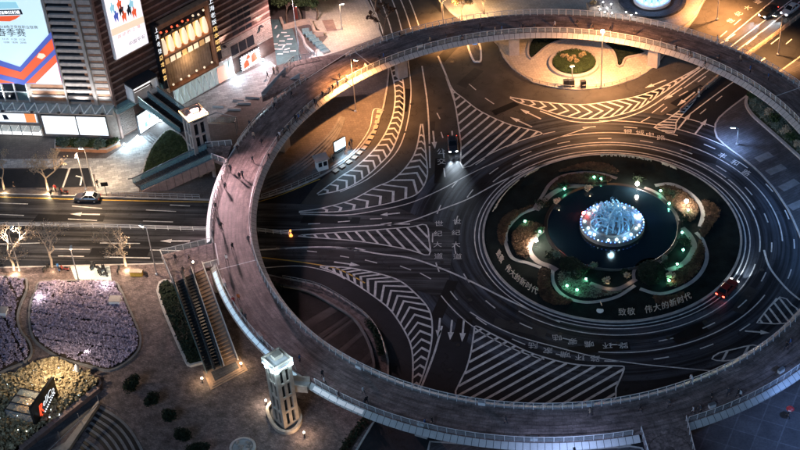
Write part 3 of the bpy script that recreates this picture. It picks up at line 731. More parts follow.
def flight(name, label, cat, tl, tr, bl, br, n, m_tread, zt=ZD, zb=.15, side='rail', escalator=False, bal_h=.95, cols=1):
    """stairs or escalator between a top edge and a bottom edge"""
    TL, TR, BL, BR = P(*tl, zt), P(*tr, zt), P(*bl, zb), P(*br, zb)
    c = (BL+BR)/2; t = thing(name, label, cat, (c.x, c.y, 0))
    for i in range(n):
        f0, f1 = i/n, (i+1)/n
        z = zt-(zt-zb)*(i+1)/n
        a, b_, c_, d = TL.lerp(BL, f0), TR.lerp(BR, f0), TR.lerp(BR, f1), TL.lerp(BL, f1)
        mb = MB(); v = [(q.x, q.y, zz) for zz in (z-.35, z+(zt-zb)/n*.05) for q in (a, b_, c_, d)]
        mb.add(v, [(3, 2, 1, 0), (4, 5, 6, 7), (0, 1, 5, 4), (1, 2, 6, 5), (2, 3, 7, 6), (3, 0, 4, 7)])
        mb.build('step', m_tread, t)
    for (a, b_) in ((TL, BL), (TR, BR)):
        w_ = MB(); ln = Vector((b_.x-a.x, b_.y-a.y, 0)).normalized()
        v = [(a.x, a.y, a.z-.9), (b_.x, b_.y, b_.z-.15), (b_.x, b_.y, b_.z+bal_h), (a.x, a.y, a.z+bal_h)]
        nn = Vector((-ln.y, ln.x, 0))*.09
        vv = [(x+nn.x*s_, y+nn.y*s_, z) for s_ in (-1, 1) for x, y, z in v]
        w_.add(vv, [(0, 1, 2, 3), (7, 6, 5, 4), (0, 4, 5, 1), (1, 5, 6, 2), (2, 6, 7, 3), (3, 7, 4, 0)])
        w_.build('balustrade', M['glass'] if escalator else M['concrete'], t)
        hr = MB(); up = Vector((0, 0, bal_h+.05)); e = ln*.7
        hr.tube([a-e+up, a+up, b_+up, b_+e+up], .1 if escalator else .06, 6); hr.build('handrail', M['darksteel'] if escalator else M['rail'], t)
    return t
flight('escalator', 'escalator down from the west platform, nearest the flower beds', 'escalator', (174, 282.5), (183, 278.5), (207, 374), (214, 371), 30, M['darksteel'], escalator=True)
flight('escalator', 'escalator from the west platform beside the tan staircase', 'escalator', (184, 278), (192, 274.5), (215, 370.5), (222, 368), 30, M['darksteel'], escalator=True)
flight('staircase', 'tan stone staircase beside the west escalators', 'staircase', (193, 274), (204, 269), (224, 367), (238, 361), 26, M['stair'])
flight('escalator', 'escalator from the bridge down to the pale mall forecourt', 'escalator', (207, 148), (212, 158), (133, 183), (141, 190), 26, M['darksteel'], escalator=True)
platform('landing', 'narrow landing joining the bridge and the forecourt escalator', [(206, 147.5), (232, 145), (225, 163.5), (212, 158.5)], {1, 3})
# side cladding of the forecourt escalator
TL, BL = P(212.5, 158.5, ZD), P(141.5, 190.5, .15)
t = thing('escalator_side_wall', 'brown panelled side wall under the forecourt escalator', 'wall', (BL.x, BL.y, 0))
for k in range(9):
    a, c_ = TL.lerp(BL, k/9), TL.lerp(BL, (k+.94)/9); off = Vector((.1, -.22, 0))
    MB().add([(q.x+off.x*s_, q.y+off.y*s_, z) for s_ in (1, 2) for q, z in ((a, max(0.1, a.z-2.0)), (c_, max(.1, c_.z-2.0)), (c_, c_.z+.15), (a, a.z+.15))], [(0, 1, 2, 3), (7, 6, 5, 4), (0, 4, 5, 1), (1, 5, 6, 2), (2, 6, 7, 3), (3, 7, 4, 0)]).build('panel', M['brownband'], t)
# landing plinth with steps at the foot of the west escalators
pl = W([(203, 372), (240, 357), (248, 371), (211, 391)])
t = thing('step_plinth', 'low plinth with brick steps at the foot of the west escalators', 'steps', pl[0])
for k in range(4):
    q = inset(pl, .35*k); MB().prism(q, .1+.0*k, .2+.09*k).build('step', M['stair'] if k < 3 else M['paver_dark'], t)
# dark sunken planting bed beside the escalators
pit = smooth(W([(158, 293), (176, 287), (205, 360), (203, 364), (192, 366), (186, 362)]), 3, True)
t = thing('sunken_bed', 'black planted bed with stone kerb beside the west escalators', 'planter', (pit[0].x, pit[0].y, 0))
MB().prism(inset(pit, .3), .13, .2).build('soil', M['soil'], t)
MB().wall(resample(pit, 1, True), .4, .1, .55, closed=True).build('kerb', M['kerb'], t)
BEDS = [(t, pit, 'leaf_dark', 900, .3)]
# dark stair well hatch on the triangular platform
t = flight('stairwell', 'brown stepped stairwell beside the triangular platform', 'staircase', (300, 78), (286, 72), (266, 99), (262, 97), 18, M['stair'], zt=ZD, zb=2.2)

# ------------------------------------------------------------------ lift towers
def lift_tower(name, label, base, h, rz, size=3.0, cap='glow_cool', leds=(.75, .9, 1.0), watts=2500, lit=True, col=None):
    t = thing(name, label, 'tower', base, rz)
    s = size/2; c = M['tan'] if col is None else col
    for x in (-1, 1):
        for y in (-1, 1):
            MB().box((x*(s-.3), y*(s-.3), h/2), (.6, .6, h)).build('corner_post', c, t, local=True)
    MB().box((0, 0, h/2), (size-.75, size-.75, h-.3)).build('lift_shaft', M['window'], t, local=True)
    for k in range(5):
        z = .5+k*(h-1.2)/4
        mb = MB()
        for x, y, dx, dy in ((0, -s+.14, size-1.2, .24), (0, s-.14, size-1.2, .24), (-s+.14, 0, .24, size-1.2), (s-.14, 0, .24, size-1.2)):
            mb.box((x, y, z), (dx, dy, .42))
        mb.build('cross_band', c, t, local=True)
    for x, y, dx, dy in ((0, -s+.16, .5, .2), (0, s-.16, .5, .2), (-s+.16, 0, .2, .5), (s-.16, 0, .2, .5)):
        MB().box((x, y, h*.5-.3), (dx, dy, h-.9)).build('mullion', c, t, local=True)
    cap_ = MB(); cap_.box((0, 0, h+.14), (size+.5, size+.5, .28)); o = cap_.build('roof_cap', M['concrete'], t, local=True)
    mb = MB()
    for x, y, dx, dy in ((0, -s-.1, size+.5, .16), (0, s+.1, size+.5, .16), (-s-.1, 0, .16, size+.18), (s+.1, 0, .16, size+.18)): mb.box((x, y, h+.5), (dx, dy, .45))
    mb.build('parapet', M['tan'], t, local=True)
    MB().box((.3, .4, h+.6), (1.4, 1.0, .64)).build('machine_box', M['tan'], t, local=True)
    return t
SWB = P(287, 421)
sw_rz = rad(37)
tw = lift_tower('lift_tower', 'tall tan lift tower with bright white lamps on top, beside the bridge', SWB, 12.3, sw_rz, 2.7)
mc = glow('cool_led', (.5, .78, 1.0), 25); mwarm = glow('warm_led', (1, .62, .25), 1.6); mdim = glow('cool_dim', (.55, .8, 1.0), 1.5)
for (x, y) in ((-1.2, -1.55), (1.2, -1.55), (-1.58, -1.0), (-1.58, .4)):
    MB().ball((x, y, 12.15), .3, 10, 6).build('floodlight', mc, tw, local=True)
MB().box((0, -1.56, 12.1), (3.0, .12, .12)).build('light_strip', mdim, tw, local=True)
MB().box((-1.56, 0, 12.1), (.12, 3.0, .12)).build('light_strip', mdim, tw, local=True)
# its footbridge link and round plinth
t = thing('lift_landing', 'short tan bridge from the lift tower to the footbridge', 'walkway', P(300, 395))
a, c_ = SWB+Vector((1.2, 1.4, 0)), P(309, 386, ZD)
for off in (-.9, .9):
    d = (c_-a); d.z = 0; d.normalize(); nn = Vector((-d.y, d.x, 0))*off
    MB().beam((a.x+nn.x, a.y+nn.y, ZD+.25), (c_.x+nn.x, c_.y+nn.y, ZD+.25), .16, 1.3).build('side_rail', M['tan'], t)
MB().beam((a.x, a.y, ZD-.25), (c_.x, c_.y, ZD-.25), 1.9, .4).build('slab', M['concrete'], t)
t = thing('tower_plinth', 'rounded low stone plinth round the foot of the tan lift tower', 'plinth', SWB)
pl = smooth(W([(268, 410), (272, 424), (279, 432), (288, 434.5), (297, 430), (301, 420), (296, 408), (280, 402)]), 4, True)
MB().prism(inset(pl, .3), .13, .3).build('paving', M['paver_dark'], t)
MB().wall(pl, .45, .1, .75, closed=True).build('kerb', M['tan'], t)
NWB = P(204, 170)
tn = lift_tower('lift_tower', 'grey lift tower with golden lit rim beside the forecourt escalator', NWB, 12.0, rad(30), 3.2, col=M['concrete'])
for x, y, dx, dy in ((0, -1.82, 3.7, .1), (-1.82, 0, .1, 3.7), (1.82, 0, .1, 3.7)):
    MB().box((x, y, 12.45), (dx, dy, .3)).build('light_strip', mwarm, tn, local=True)
for x in (-1.2, 1.2):
    MB().ball((x, -1.3, 12.95), .17, 8, 5).build('floodlight', mwarm, tn, local=True)
# ------------------------------------------------------------------ the shopping mall
A_ = P(121, 139); LF = P(-40, 134); C_ = P(275, 52)
class Face:
    """upright facade plane: s metres along from a, z up, d metres proud of the wall"""
    def __init__(s, a, b, sign):
        s.a = Vector((a.x, a.y, 0)); s.t = Vector((b.x-a.x, b.y-a.y, 0)); s.L = s.t.length; s.t.normalize()
        s.n = Vector((s.t.y, -s.t.x, 0))*sign
    def pt(s, q, z, d=0): v = s.a+s.t*q+s.n*d; return Vector((v.x, v.y, z))
    def uv(s, u, v):
        d = ray(u, v); k = (s.a-CAM).dot(s.n)/d.dot(s.n); p = CAM+d*k
        return (p-s.a).dot(s.t), p.z
    def box(s, s0, s1, z0, z1, d0, d1, mb=None, mi=0):
        mb = mb or MB(); v = [s.pt(q, z, d) for d in (d0, d1) for q, z in ((s0, z0), (s1, z0), (s1, z1), (s0, z1))]
        return mb.add(v, [(3, 2, 1, 0), (4, 5, 6, 7), (0, 1, 5, 4), (1, 2, 6, 5), (2, 3, 7, 6), (3, 0, 4, 7)], mi)
    def poly(s, pts, d, th=.03, mb=None):
        mb = mb or MB(); n = len(pts); v = [s.pt(q, z, d) for q, z in pts]+[s.pt(q, z, d+th) for q, z in pts]
        return mb.add(v, [tuple(range(n)), tuple(range(2*n-1, n-1, -1))]+[(i, (i+1) % n, n+(i+1) % n, n+i) for i in range(n)])
    def ppoly(s, px, d, th=.03): return s.poly([s.uv(*q) for q in px], d, th)
    def text(s, body, q, z, size, d, flip=False, lean=0):
        vs, fs = text_mesh(body); k = -1 if flip else 1
        return MB().add([s.pt(q+k*p.x*size, z+p.y*size, d) for p in vs], fs)
FF = Face(A_, LF, -1); FG = Face(A_, C_, 1)
mall = thing('shopping_mall', 'tall striped brown and grey shopping mall with lit billboards', 'building', (A_.x, A_.y, 0))
H = 38
body = [FF.pt(0, 0, -.3), FG.pt(FG.L, 0, -.3), FG.pt(FG.L, 0)+Vector((-14, 40, 0)), FF.pt(60, 0)+Vector((0, 40, 0)), FF.pt(60, 0, -.3)]
MB().prism(body, 0, H).build('core', M['brown'], mall)
# --- front face
o = FF.box(0, 60, 0, H, -.28, 0).build('front_wall', M['greystone'], mall)
step = 1.42; z = 8.05
while z < H-1:
    FF.box(3.95, 7.9, z, z+.72, .0, .03).build('strip_window', M['window'], mall)
    FF.box(3.2, 8.0, z+.76, z+1.36, .0, .35).build('sill_band', M['palestone'], mall)
    FF.box(3.25, 3.92, z, z+.72, .0, .1).build('brown_jamb', M['orangebrick'], mall)
    FF.box(.15, 2.3, z, z+.3, .0, .04).build('brown_course', M['orangebrick'], mall)
    FF.box(.1, 2.5, z+.5, z+1.25, .0, .1).build('pale_course', M['palestone'], mall)
    z += step
FF.box(2.6, 3.15, 7.7, H, 0, .5).build('pilaster', M['concrete'], mall)
FF.box(7.95, 8.25, 7.7, H, 0, .5).build('pilaster', M['concrete'], mall)
for k in range(3):
    FF.box(8.3, 14.4, 8.1+k*1.35, 9.0+k*1.35, 0, .06).build('brown_panel', M['orangebrick'], mall)
    FF.box(8.3, 14.6, 9.03+k*1.35, 9.42+k*1.35, 0, .2).build('pale_course', M['concrete'], mall)
for k in range(7):
    s0 = 15.3+k*2.3
    for j in range(2): FF.box(s0+.1, s0+2.1, 8.1+j*1.95, 9.9+j*1.95, 0, .04).build('window_pane', M['window'] if (k+j) % 3 else M['glass'], mall)
    FF.box(s0-.1, s0+.08, 7.9, 12, 0, .25).build('mullion', M['white'], mall)
FF.box(15.2, 32, 9.92, 10.03, 0, .22).build('transom', M['white'], mall)
# glass canopy with white zigzag struts
for k in range(14):
    s0 = -.2+k*2.1
    MB().add([FF.pt(s0, 7.55, .1), FF.pt(s0+2.04, 7.55, .1), FF.pt(s0+2.04, 6.7, 1.9), FF.pt(s0, 6.7, 1.9)], [(0, 1, 2, 3)]).build('canopy_pane', M['glass'], mall)
    mb = MB(); mb.beam(FF.pt(s0, 7.6, .1), FF.pt(s0+1.05, 6.75, 1.9), .14, .14); mb.beam(FF.pt(s0+1.05, 6.75, 1.9), FF.pt(s0+2.1, 7.6, .1), .14, .14)
    mb.build('canopy_strut', M['white'], mall)
MB().beam(FF.pt(-.3, 6.7, 1.95), FF.pt(29.5, 6.7, 1.95), .16, .22).build('canopy_edge', M['steel'], mall)
# added lamps that brighten the facades, on the canopy edge and side wall
for k, s0 in enumerate((1.5, 5.5, 9.5, 14.5, 20)):
    FF.box(s0-.25, s0+.25, 7.0, 7.2, 1.9, 2.3).build('added_washer', M['darksteel'], mall)
    lamp('added_facade_wash', 'SPOT', FF.pt(s0, 7.35, 2.1), 850, (.95, .95, .96), mall, .15, FF.pt(s0, 18, .4), 100, .8)
for k, s0 in enumerate((10.7, 25, 34)):
    FG.box(s0-.25, s0+.25, 7.3, 7.5, .2, .9).build('added_washer', M['darksteel'], mall)
    lamp('added_facade_wash', 'SPOT', FG.pt(s0, 7.65, .8), 420, (1, .8, .68), mall, .15, FG.pt(s0, 18, .3), 110, .8)
# billboard on the front face
scr_pale = glow('screen_pale_blue', (.6, .8, .88), 0.27); scr_blue = glow('screen_blue', (.055, .09, .35), 0.36); scr_red = glow('screen_red', (.62, .085, .03), 0.36)
scr_white = glow('screen_white', (.9, .95, 1.0), 0.38); scr_ink = glow('screen_ink', (.012, .02, .04), 0.08); scr_orange = glow('screen_orange', (.75, .25, .08), 0.33)
scr_beige = glow('screen_beige', (.75, .6, .45), 0.33); scr_pink = glow('screen_pinkwhite', (.85, .78, .84), 0.4); scr_teal = glow('screen_teal', (.25, .5, .6), 0.33)
bb = thing('billboard', 'huge lit billboard with pale blue shield on red on the mall front', 'billboard', FF.pt(20, 12, 0))
FF.box(8.35, 40, 12.1, H+1, .02, .5).build('frame', M['white'], bb)
FF.box(8.5, 40, 12.3, H+1, .5, .56).build('screen', scr_pale, bb)
def sub(px, d, m, nm): FF.ppoly(px, d, .02).build(nm, m, bb)
sub([(52, 30), (21, 65), (-30, 48), (-30, 82), (63.2, 81.3)], .58, scr_blue, 'blue_field')
sub([(53, 36.5), (22, 70), (-30, 55), (-30, 81), (63, 81)], .605, scr_red, 'red_field')
sub([(55.5, 47), (25, 78), (-30, 64.5), (-30, 69.5), (25, 83), (57, 52)], .63, scr_blue, 'blue_chevron')
sub([(58, 60), (37, 81), (62.7, 81)], .655, scr_pink, 'pale_corner')
sub([(40, 51), (45, 51.5), (47, 54), (43, 57), (38, 55)], .68, scr_beige, 'dot_mark')
sub([(-20, 9), (22, 7.5), (24, 12.5), (-20, 14)], .58, scr_ink, 'title_bar'); sub([(-20, 10), (20, 8.6), (21.5, 11.6), (-20, 13)], .605, scr_white, 'title_plate')
sub([(-20, 15), (22, 13.5), (17, 17), (11, 19.5), (-20, 19)], .58, scr_red, 'title_ribbon'); sub([(-20, 0), (17, 0), (20, 6), (-20, 8)], .58, scr_teal, 'crest')
for txt, u, v_, sz in (('WORK', 8, 10.6, 1.3), ('2018电子竞技职业联赛', 19, 25.2, .72), ('春季赛', 12.5, 31, 1.75), ('11.19   11.20   11.26', 15, 37.3, .5), ('13:00   18:00   20:00', 16, 40.5, .5)):
    q, z = FF.uv(u, v_)
    for j, ch in enumerate(txt if sz > 1.5 else [txt]): FF.text(ch, q-((j-1)*sz if sz > 1.5 else 0), z, sz, .64, True).build('lettering', scr_ink, bb)
# ground floor: two lit white panels, shop with awning
for s0, s1, nm in ((7.6, 13.8, 'left'), (2.0, 7.35, 'right')):
    b2 = thing('light_panel', 'blank bright white lit panel, %s of the pair on the mall front' % nm, 'sign', FF.pt(s0, .9, 0), group='blank lit panels on the mall front')
    FF.box(s0-.12, s1+.12, .8, 5.1, .02, .3).build('frame', M['darksteel'] if nm == 'left' else M['blue'] if 'blue' in M else M['darksteel'], b2)
    FF.box(s0, s1, .95, 4.95, .3, .36).build('screen', scr_white, b2)
FF.box(14.6, 22.5, 3.3, 6.0, .02, .4).build('shop_sign_box', M['white'], mall)
FF.box(14.8, 22.3, 3.5, 5.8, .4, .44).build('lit_shop_sign', glow('shop_sign', (.85, .88, .9), 0.33), mall)
FF.box(15.0, 16.9, 3.5, 5.7, .45, .47).build('orange_poster', scr_orange, mall)
FF.ppoly([(3, 113), (7, 113.5), (10, 118), (5, 118)], .45, .02).build('black_figure', scr_ink, mall)
for k in range(6): FF.box(14.2+k*1.5, 15.6+k*1.5, 2.5, 2.62, .3, 2.0).build('awning_panel', M['glass'], mall)
FF.box(14.6, 23, .3, 2.4, .02, .06).build('shop_window', glow('shop_inside', (.95, .93, .88), 0.5), mall)
for k in range(5): FF.box(14.6+k*1.9, 14.75+k*1.9, .2, 2.5, .06, .16).build('mullion', M['white'], mall)
# hedge planter in front of the lit panels
hp = W([(56, 152), (107, 153.5), (121, 146.5), (119, 142), (108, 145), (57, 142)])
pln = thing('hedge_planter', 'angled wood-sided planter with hedge below the lit panels', 'planter', hp[0])
MB().prism(hp, .1, .9).build('trough', M['orangebrick'], pln); MB().wall(resample(hp, 1.2, True), .3, .9, 1.02, closed=True).build('coping', M['concrete'], pln)
# --- side face: brown brick with pale courses
FG.box(0.0, FG.L, 0, H, -.28, 0).build('side_wall', M['brown'], mall)
z = 7.8
while z < H-1:
    for s0, s1 in ((.2, 10.4), (23.6, FG.L-.05)) if z < 18.6 else ((.2, FG.L-.05),):
        FG.box(s0, s1, z, z+.34, 0, .14).build('pale_course', M['brownband'], mall)
    z += 1.3
FG.box(.05, .5, 0, H, 0, .3).build('corner_pilaster', M['brownband'], mall)
# timber slats at the foot of the corner
for k in range(16): FG.box(.3, 3.8, .5+k*.34, .7+k*.34, .0, .16).build('timber_slat', M['woodslat'], mall)
FG.box(-.2, 10, 6.1, 7.2, .0, 1.2).build('canopy_band', M['glass'], mall)
# tall billboard
b2 = thing('billboard', 'tall white lit billboard with small dancing figures on the mall\'s brown side', 'billboard', FG.pt(5.5, 16.4, 0))
FG.box(2.1, 9.2, 16.3, H+1, .02, .8).build('frame', M['white'], b2); FG.box(2.25, 9.05, 16.5, H+1, .8, .86).build('screen', scr_pink, b2)
q0, z0 = FG.uv(108, 31); q1, z1 = FG.uv(141, 18)
FG.poly([(2.25, z0-.8), (9.05, z1-.5), (9.05, z1+.8), (2.25, z0+.6)], .87, .02).build('beige_band', scr_beige, b2)
for k, (u, v_, m) in enumerate(((109, 6, scr_teal), (113, 14, scr_blue), (118, 8, scr_ink), (121, 14, scr_red), (126, 8, scr_ink), (131, 10, scr_red), (116, 2, scr_red), (128, 2, scr_teal))):
    q, z = FG.uv(u, v_); FG.poly([(q-.3, z-1.3), (q-.05, z-.4), (q+.25, z-1.4), (q+.4, z-.2), (q+.55, z+.4), (q+.18, z+.5), (q+.12, z+1.0), (q-.12, z+1.0), (q-.15, z+.5), (q-.5, z+.1)], .88, .02).build('figure', m, b2)
for txt, u, v_, sz in (('跳 动 的 上 海', 126, 30, .8), ('中国平安', 134, 38.5, .9)):
    q, z = FG.uv(u, v_); FG.text(txt, q, z, sz, .9).build('lettering', scr_ink if '中' in txt else scr_red, b2)
# restaurant bay
bay = thing('restaurant_bay', 'large warm lit restaurant window bay with columns of light', 'shopfront', FG.pt(16.5, 5.2, 0))
FG.box(11.2, 22.3, 5.2, 18.3, .0, .1).build('back_wall', M['black'], bay)
for s0, s1, z0, z1 in ((11.0, 11.3, 5, 18.5), (22.2, 22.5, 5, 18.5), (11.0, 22.5, 18.2, 19.1), (11.0, 22.5, 12.0, 12.35), (11.0, 22.5, 4.9, 5.2)):
    FG.box(s0, s1, z0, z1, 0, 1.5).build('bay_frame', M['orangebrick'], bay)
gl_w = glow('window_light', (1, .8, .56), 0.26); gl_o = glow('window_warm', (1, .6, .25), 0.12); gl_r = glow('red_lantern', (.9, .12, .05), 0.45)
for k in range(7):
    c = FG.pt(12.1+k*1.55, 0, .7); MB().lathe([(.42, 12.5), (.55, 13.1), (.5, 14.2), (.4, 15.1), (.22, 15.6)], (c.x, c.y, 0), 10).build('light_column', gl_w, bay, sm=True)
    FG.box(11.5+k*1.55, 12.7+k*1.55, 12.4, 15.4, .12, .2).build('lit_pane', gl_o, bay)
for k in range(8): FG.box(11.5+k*1.33, 12.5+k*1.33, 10.5, 11.8, .9, 1.0).build('lit_pane', gl_w if k % 3 else gl_o, bay)
for k in range(9):
    c = FG.pt(11.9+k*1.2, 17.2-.35*(k % 2), .9); MB().ball((c.x, c.y, c.z), .22, 8, 5).build('lantern', gl_r if k < 6 else gl_w, bay)
FG.box(11.4, 22.2, 15.9, 17.9, .12, .16).build('dark_pane', M['window'], bay)
for k in range(18): FG.box(11.5+k*.58, 12.04+k*.58, 5.25, 10.3, .1, .35).build('timber_slat', M['tan'], bay)
for k in range(6):
    c = FG.pt(12.3+k*1.8, 5.9+.2*(k % 2), 1.1); MB().ball((c.x, c.y, c.z), .22, 8, 5).build('globe_lamp', gl_w, bay)
lamp('bay_light', 'POINT', FG.pt(16.5, 9.2, 2.2), 90, (1, .62, .3), bay, .6)
for (s0, nm) in ((10.35, 'left'), (22.55, 'right')):
    bl = thing('blade_sign', 'black vertical sign with white and gold characters, %s of the restaurant bay' % nm, 'sign', FG.pt(s0, 6, 0), group='vertical signs beside the restaurant bay')
    FG.box(s0, s0+.95, 6.0, 19.5, .1, 1.4).build('case', M['black'], bl)
    for k, ch in enumerate('上海老饭店本帮菜'):
        m = scr_white if k < 4 else glow('gold_letter', (1, .6, .2), 0.45) if k == 4 else bpy.data.materials['gold_letter']
        FG.text(ch, s0+.48, 18.4-k*1.45, 1.15, 1.42).build('lettering', m, bl)
# upper windows, grey slatted base, lit screen and storefront
for k in range(3):
    for j in range(2): FG.box(27.6+k*1.6, 29.0+k*1.6, 8.0+j*2.7, 10.4+j*2.7, .0, .03).build('window_pane', M['window'], mall)
for k in range(12): FG.box(24, FG.L-.1, 3.6+k*.34, 3.84+k*.34, 0, .12).build('stone_slat', M['greystone'], mall)
for k in range(3): FG.box(26.6+k*1.9, 28.3+k*1.9, 4.2, 6.4, .13, .16).build('window_pane', M['window'], mall)
sc_ = thing('led_screen', 'red and white lit screen with bulb border at the mall\'s far corner', 'screen', FG.pt(30, 0, .3))
FG.box(28.0, 32.7, -.0, 3.4, .14, .45).build('case', M['black'], sc_); FG.box(28.2, 32.5, .2, 3.2, .45, .5).build('screen', glow('screen_rosy', (.82, .62, .62), 0.42), sc_)
for (a, b2_, c, d) in ((28.6, 30.0, .5, 1.9), (30.6, 32.0, .9, 2.7), (29.4, 30.4, 2.1, 2.9)): FG.poly([(a, c), (b2_, c+.2), (b2_-.2, d), ((a+b2_)/2, d+.2), (a+.1, d-.3)], .51, .02).build('red_shape', scr_red, sc_)
for k in range(26):
    q = k/26*2*(4.6+3.2)
    s_, z = (28.05+q, .08) if q < 4.6 else (32.65, .08+q-4.6) if q < 7.8 else (32.65-(q-7.8), 3.3) if q < 12.4 else (28.05, 3.3-(q-12.4))
    c = FG.pt(s_, z, .5); MB().ball(c, .09, 6, 4).build('bulb', scr_white, sc_)
sf = thing('storefront', 'pale lit ground floor storefront with zigzag bars below the restaurant bay', 'shopfront', FG.pt(18, 0, .2))
FG.box(12.6, 26.4, .1, 4.4, .02, .3).build('frame', M['white'], sf)
for k in range(9):
    s0 = 12.8+k*1.5; FG.box(s0, s0+1.42, .3, 4.0, .3, .34).build('frosted_pane', glow('frosted', (.6, .72, .7), 0.1) if k == 0 else bpy.data.materials['frosted'], sf)
    mb = MB(); mb.beam(FG.pt(s0, .4, .42), FG.pt(s0+.75, 3.8, .42), .12, .12); mb.beam(FG.pt(s0+.75, 3.8, .42), FG.pt(s0+1.5, .4, .42), .12, .12); mb.build('zigzag_bar', M['white'], sf)
FG.box(22.6, 24.6, .4, 3.6, .46, .5).build('red_poster', glow('red_poster', (.85, .3, .22), 0.35), sf)
for k in range(14):
    c = FG.pt(12.8+k*1.02, 4.5, .4); MB().ball(c, .1, 6, 4).build('bulb', scr_white, sf)
# escalator mouth projecting from the wall and its escalator
eb = thing('escalator_porch', 'white lit box on the mall wall where the upper escalator starts', 'porch', FG.pt(5.8, 7.6, 0))
FG.box(3.0, 8.5, 10.4, 10.75, .0, 2.6).build('roof', M['darksteel'], eb); FG.box(3.0, 3.25, 7.6, 10.4, 0, 2.4).build('side_wall', M['white'], eb); FG.box(8.25, 8.5, 7.6, 10.4, 0, 2.4).build('side_wall', M['white'], eb)
FG.box(3.25, 8.25, 7.65, 10.3, .02, .06).build('lit_back', glow('porch_light', (.95, .93, .95), 0.38), eb); FG.box(3.0, 8.5, 7.3, 7.6, 0, 2.6).build('floor', M['concrete'], eb)
T0, T1 = FG.pt(3.7, 7.6, 2.6), FG.pt(7.9, 7.6, 2.6)
dv = (P(190, 128)-FG.pt(5.8, 0, 2.6)); dv.z = 0
es = thing('escalator', 'blue-lit escalator from the mall porch down to the forecourt', 'escalator', (T0.x+dv.x, T0.y+dv.y, 0))
for (f0, f1) in ((.0, .46), (.54, 1.0)):
    a0, a1 = T0.lerp(T1, f0), T0.lerp(T1, f1)
    for i in range(28):
        q0, q1 = i/28, (i+1)/28; z = 7.6-(7.4)*(i+1)/28
        MB().add([(p.x+dv.x*q, p.y+dv.y*q, zz) for zz in (z-.4, z) for p, q in ((a0, q0), (a1, q0), (a1, q1), (a0, q1))], [(3, 2, 1, 0), (4, 5, 6, 7), (0, 1, 5, 4), (1, 2, 6, 5), (2, 3, 7, 6), (3, 0, 4, 7)]).build('step', M['darksteel'], es)
for f0 in (0, .5, 1.0):
    a0 = T0.lerp(T1, f0); e = a0+dv; nn = FG.t*.08
    v = [(a0.x+nn.x*s_, a0.y+nn.y*s_, z) for s_ in (-1, 1) for z in (6.6, 8.6)]+[(e.x+nn.x*s_, e.y+nn.y*s_, z) for s_ in (-1, 1) for z in (.1, 1.1)]
    MB().add(v, [(0, 1, 5, 4), (2, 6, 7, 3), (1, 3, 7, 5), (0, 4, 6, 2), (0, 2, 3, 1), (4, 5, 7, 6)]).build('balustrade', M['glass'], es)
    MB().tube([(a0.x, a0.y, 8.65), (e.x, e.y, 1.15)], .12, 6).build('handrail', M['steel'], es)
# freestanding white screen and ramp-side rails at the forecourt
ls = thing('led_screen', 'white lit screen standing under the mall escalator', 'screen', P(147, 132))
Fs = Face(P(141, 135), P(159, 123), 1); k_ = Fs.L
Fs.box(-.2, k_+.2, .1, 4.4, -.3, 0).build('case', M['darksteel'], ls); Fs.box(0, k_, .35, 4.2, 0, .05).build('screen', scr_white, ls)
for q, z in ((k_*.35, 1.5), (k_*.6, 2.7)): Fs.poly([(q-.3, z-.5), (q+.3, z-.4), (q+.2, z+.2), (q+.5, z+.5), (q-.2, z+.4)], .06, .02).build('grey_mark', scr_teal, ls)
# pale forecourt slab
fc = smooth(W([(60, 159), (106, 159), (122, 148), (136, 137), (150, 136), (163, 140), (150, 155), (141, 172), (139, 192), (97, 195), (95, 175), (60, 168)]), 1, True)
tag(MB().sheet(fc, .14).build('forecourt', M['paver_white']), kind='structure')
tag(MB().sheet(W([(-150, 160), (60, 159.5), (62, 168), (-150, 170)]), .14).build('footway', M['paver_white']), kind='structure')
tag(MB().sheet(W([(170, 112), (236, 78), (270, 62), (276, 66), (262, 97), (240, 104), (206, 126), (190, 128)]), .14).build('side_forecourt', M['paver_white']), kind='structure')
# glass-roofed ramp kerbs north of the road: asphalt bay with white lines
tag(MB().sheet(W([(-150, 171), (68, 169), (62, 188), (-150, 190)]), .142).build('layby', M['asphalt']), kind='structure')
tag(MB().sheet(W([(71, 169), (90, 168.5), (94, 187), (64, 188)]), .142).build('ramp', M['asphalt']), kind='structure')
for seg in ([(70, 168.5), (63, 188)], [(90, 168), (94.5, 187)], [(76, 176.5), (82, 178), (80.5, 186)]): MB().ribbon(W(seg), .3, .15).build('painted_line_or_light_trail', M['paint'], road)
# round lawn between the forecourt and the lift tower
lw = smooth(W([(170, 131), (184, 139), (190, 152), (187, 160), (143, 183), (144, 170), (149, 155), (157, 142)]), 4, True)
t = thing('corner_lawn', 'dark quarter-round lawn beside the forecourt escalator', 'lawn', lw[0])
MB().prism(inset(lw, .2), .13, .35).build('turf', M['grass'], t); MB().wall(resample(lw, 1, True), .3, .1, .42, closed=True).build('kerb', M['kerb'], t)
BEDS.append((t, lw, 'leaf', 2600, .16))
# steps by the white screen
for k in range(4):
    MB().ribbon(W([(143+k*2.2, 137-k*1.2), (156+k*2.2, 147-k*1.2)]), .3, .16+.03*k).build('step_edge', M['kerb_dark'], pav_nw)
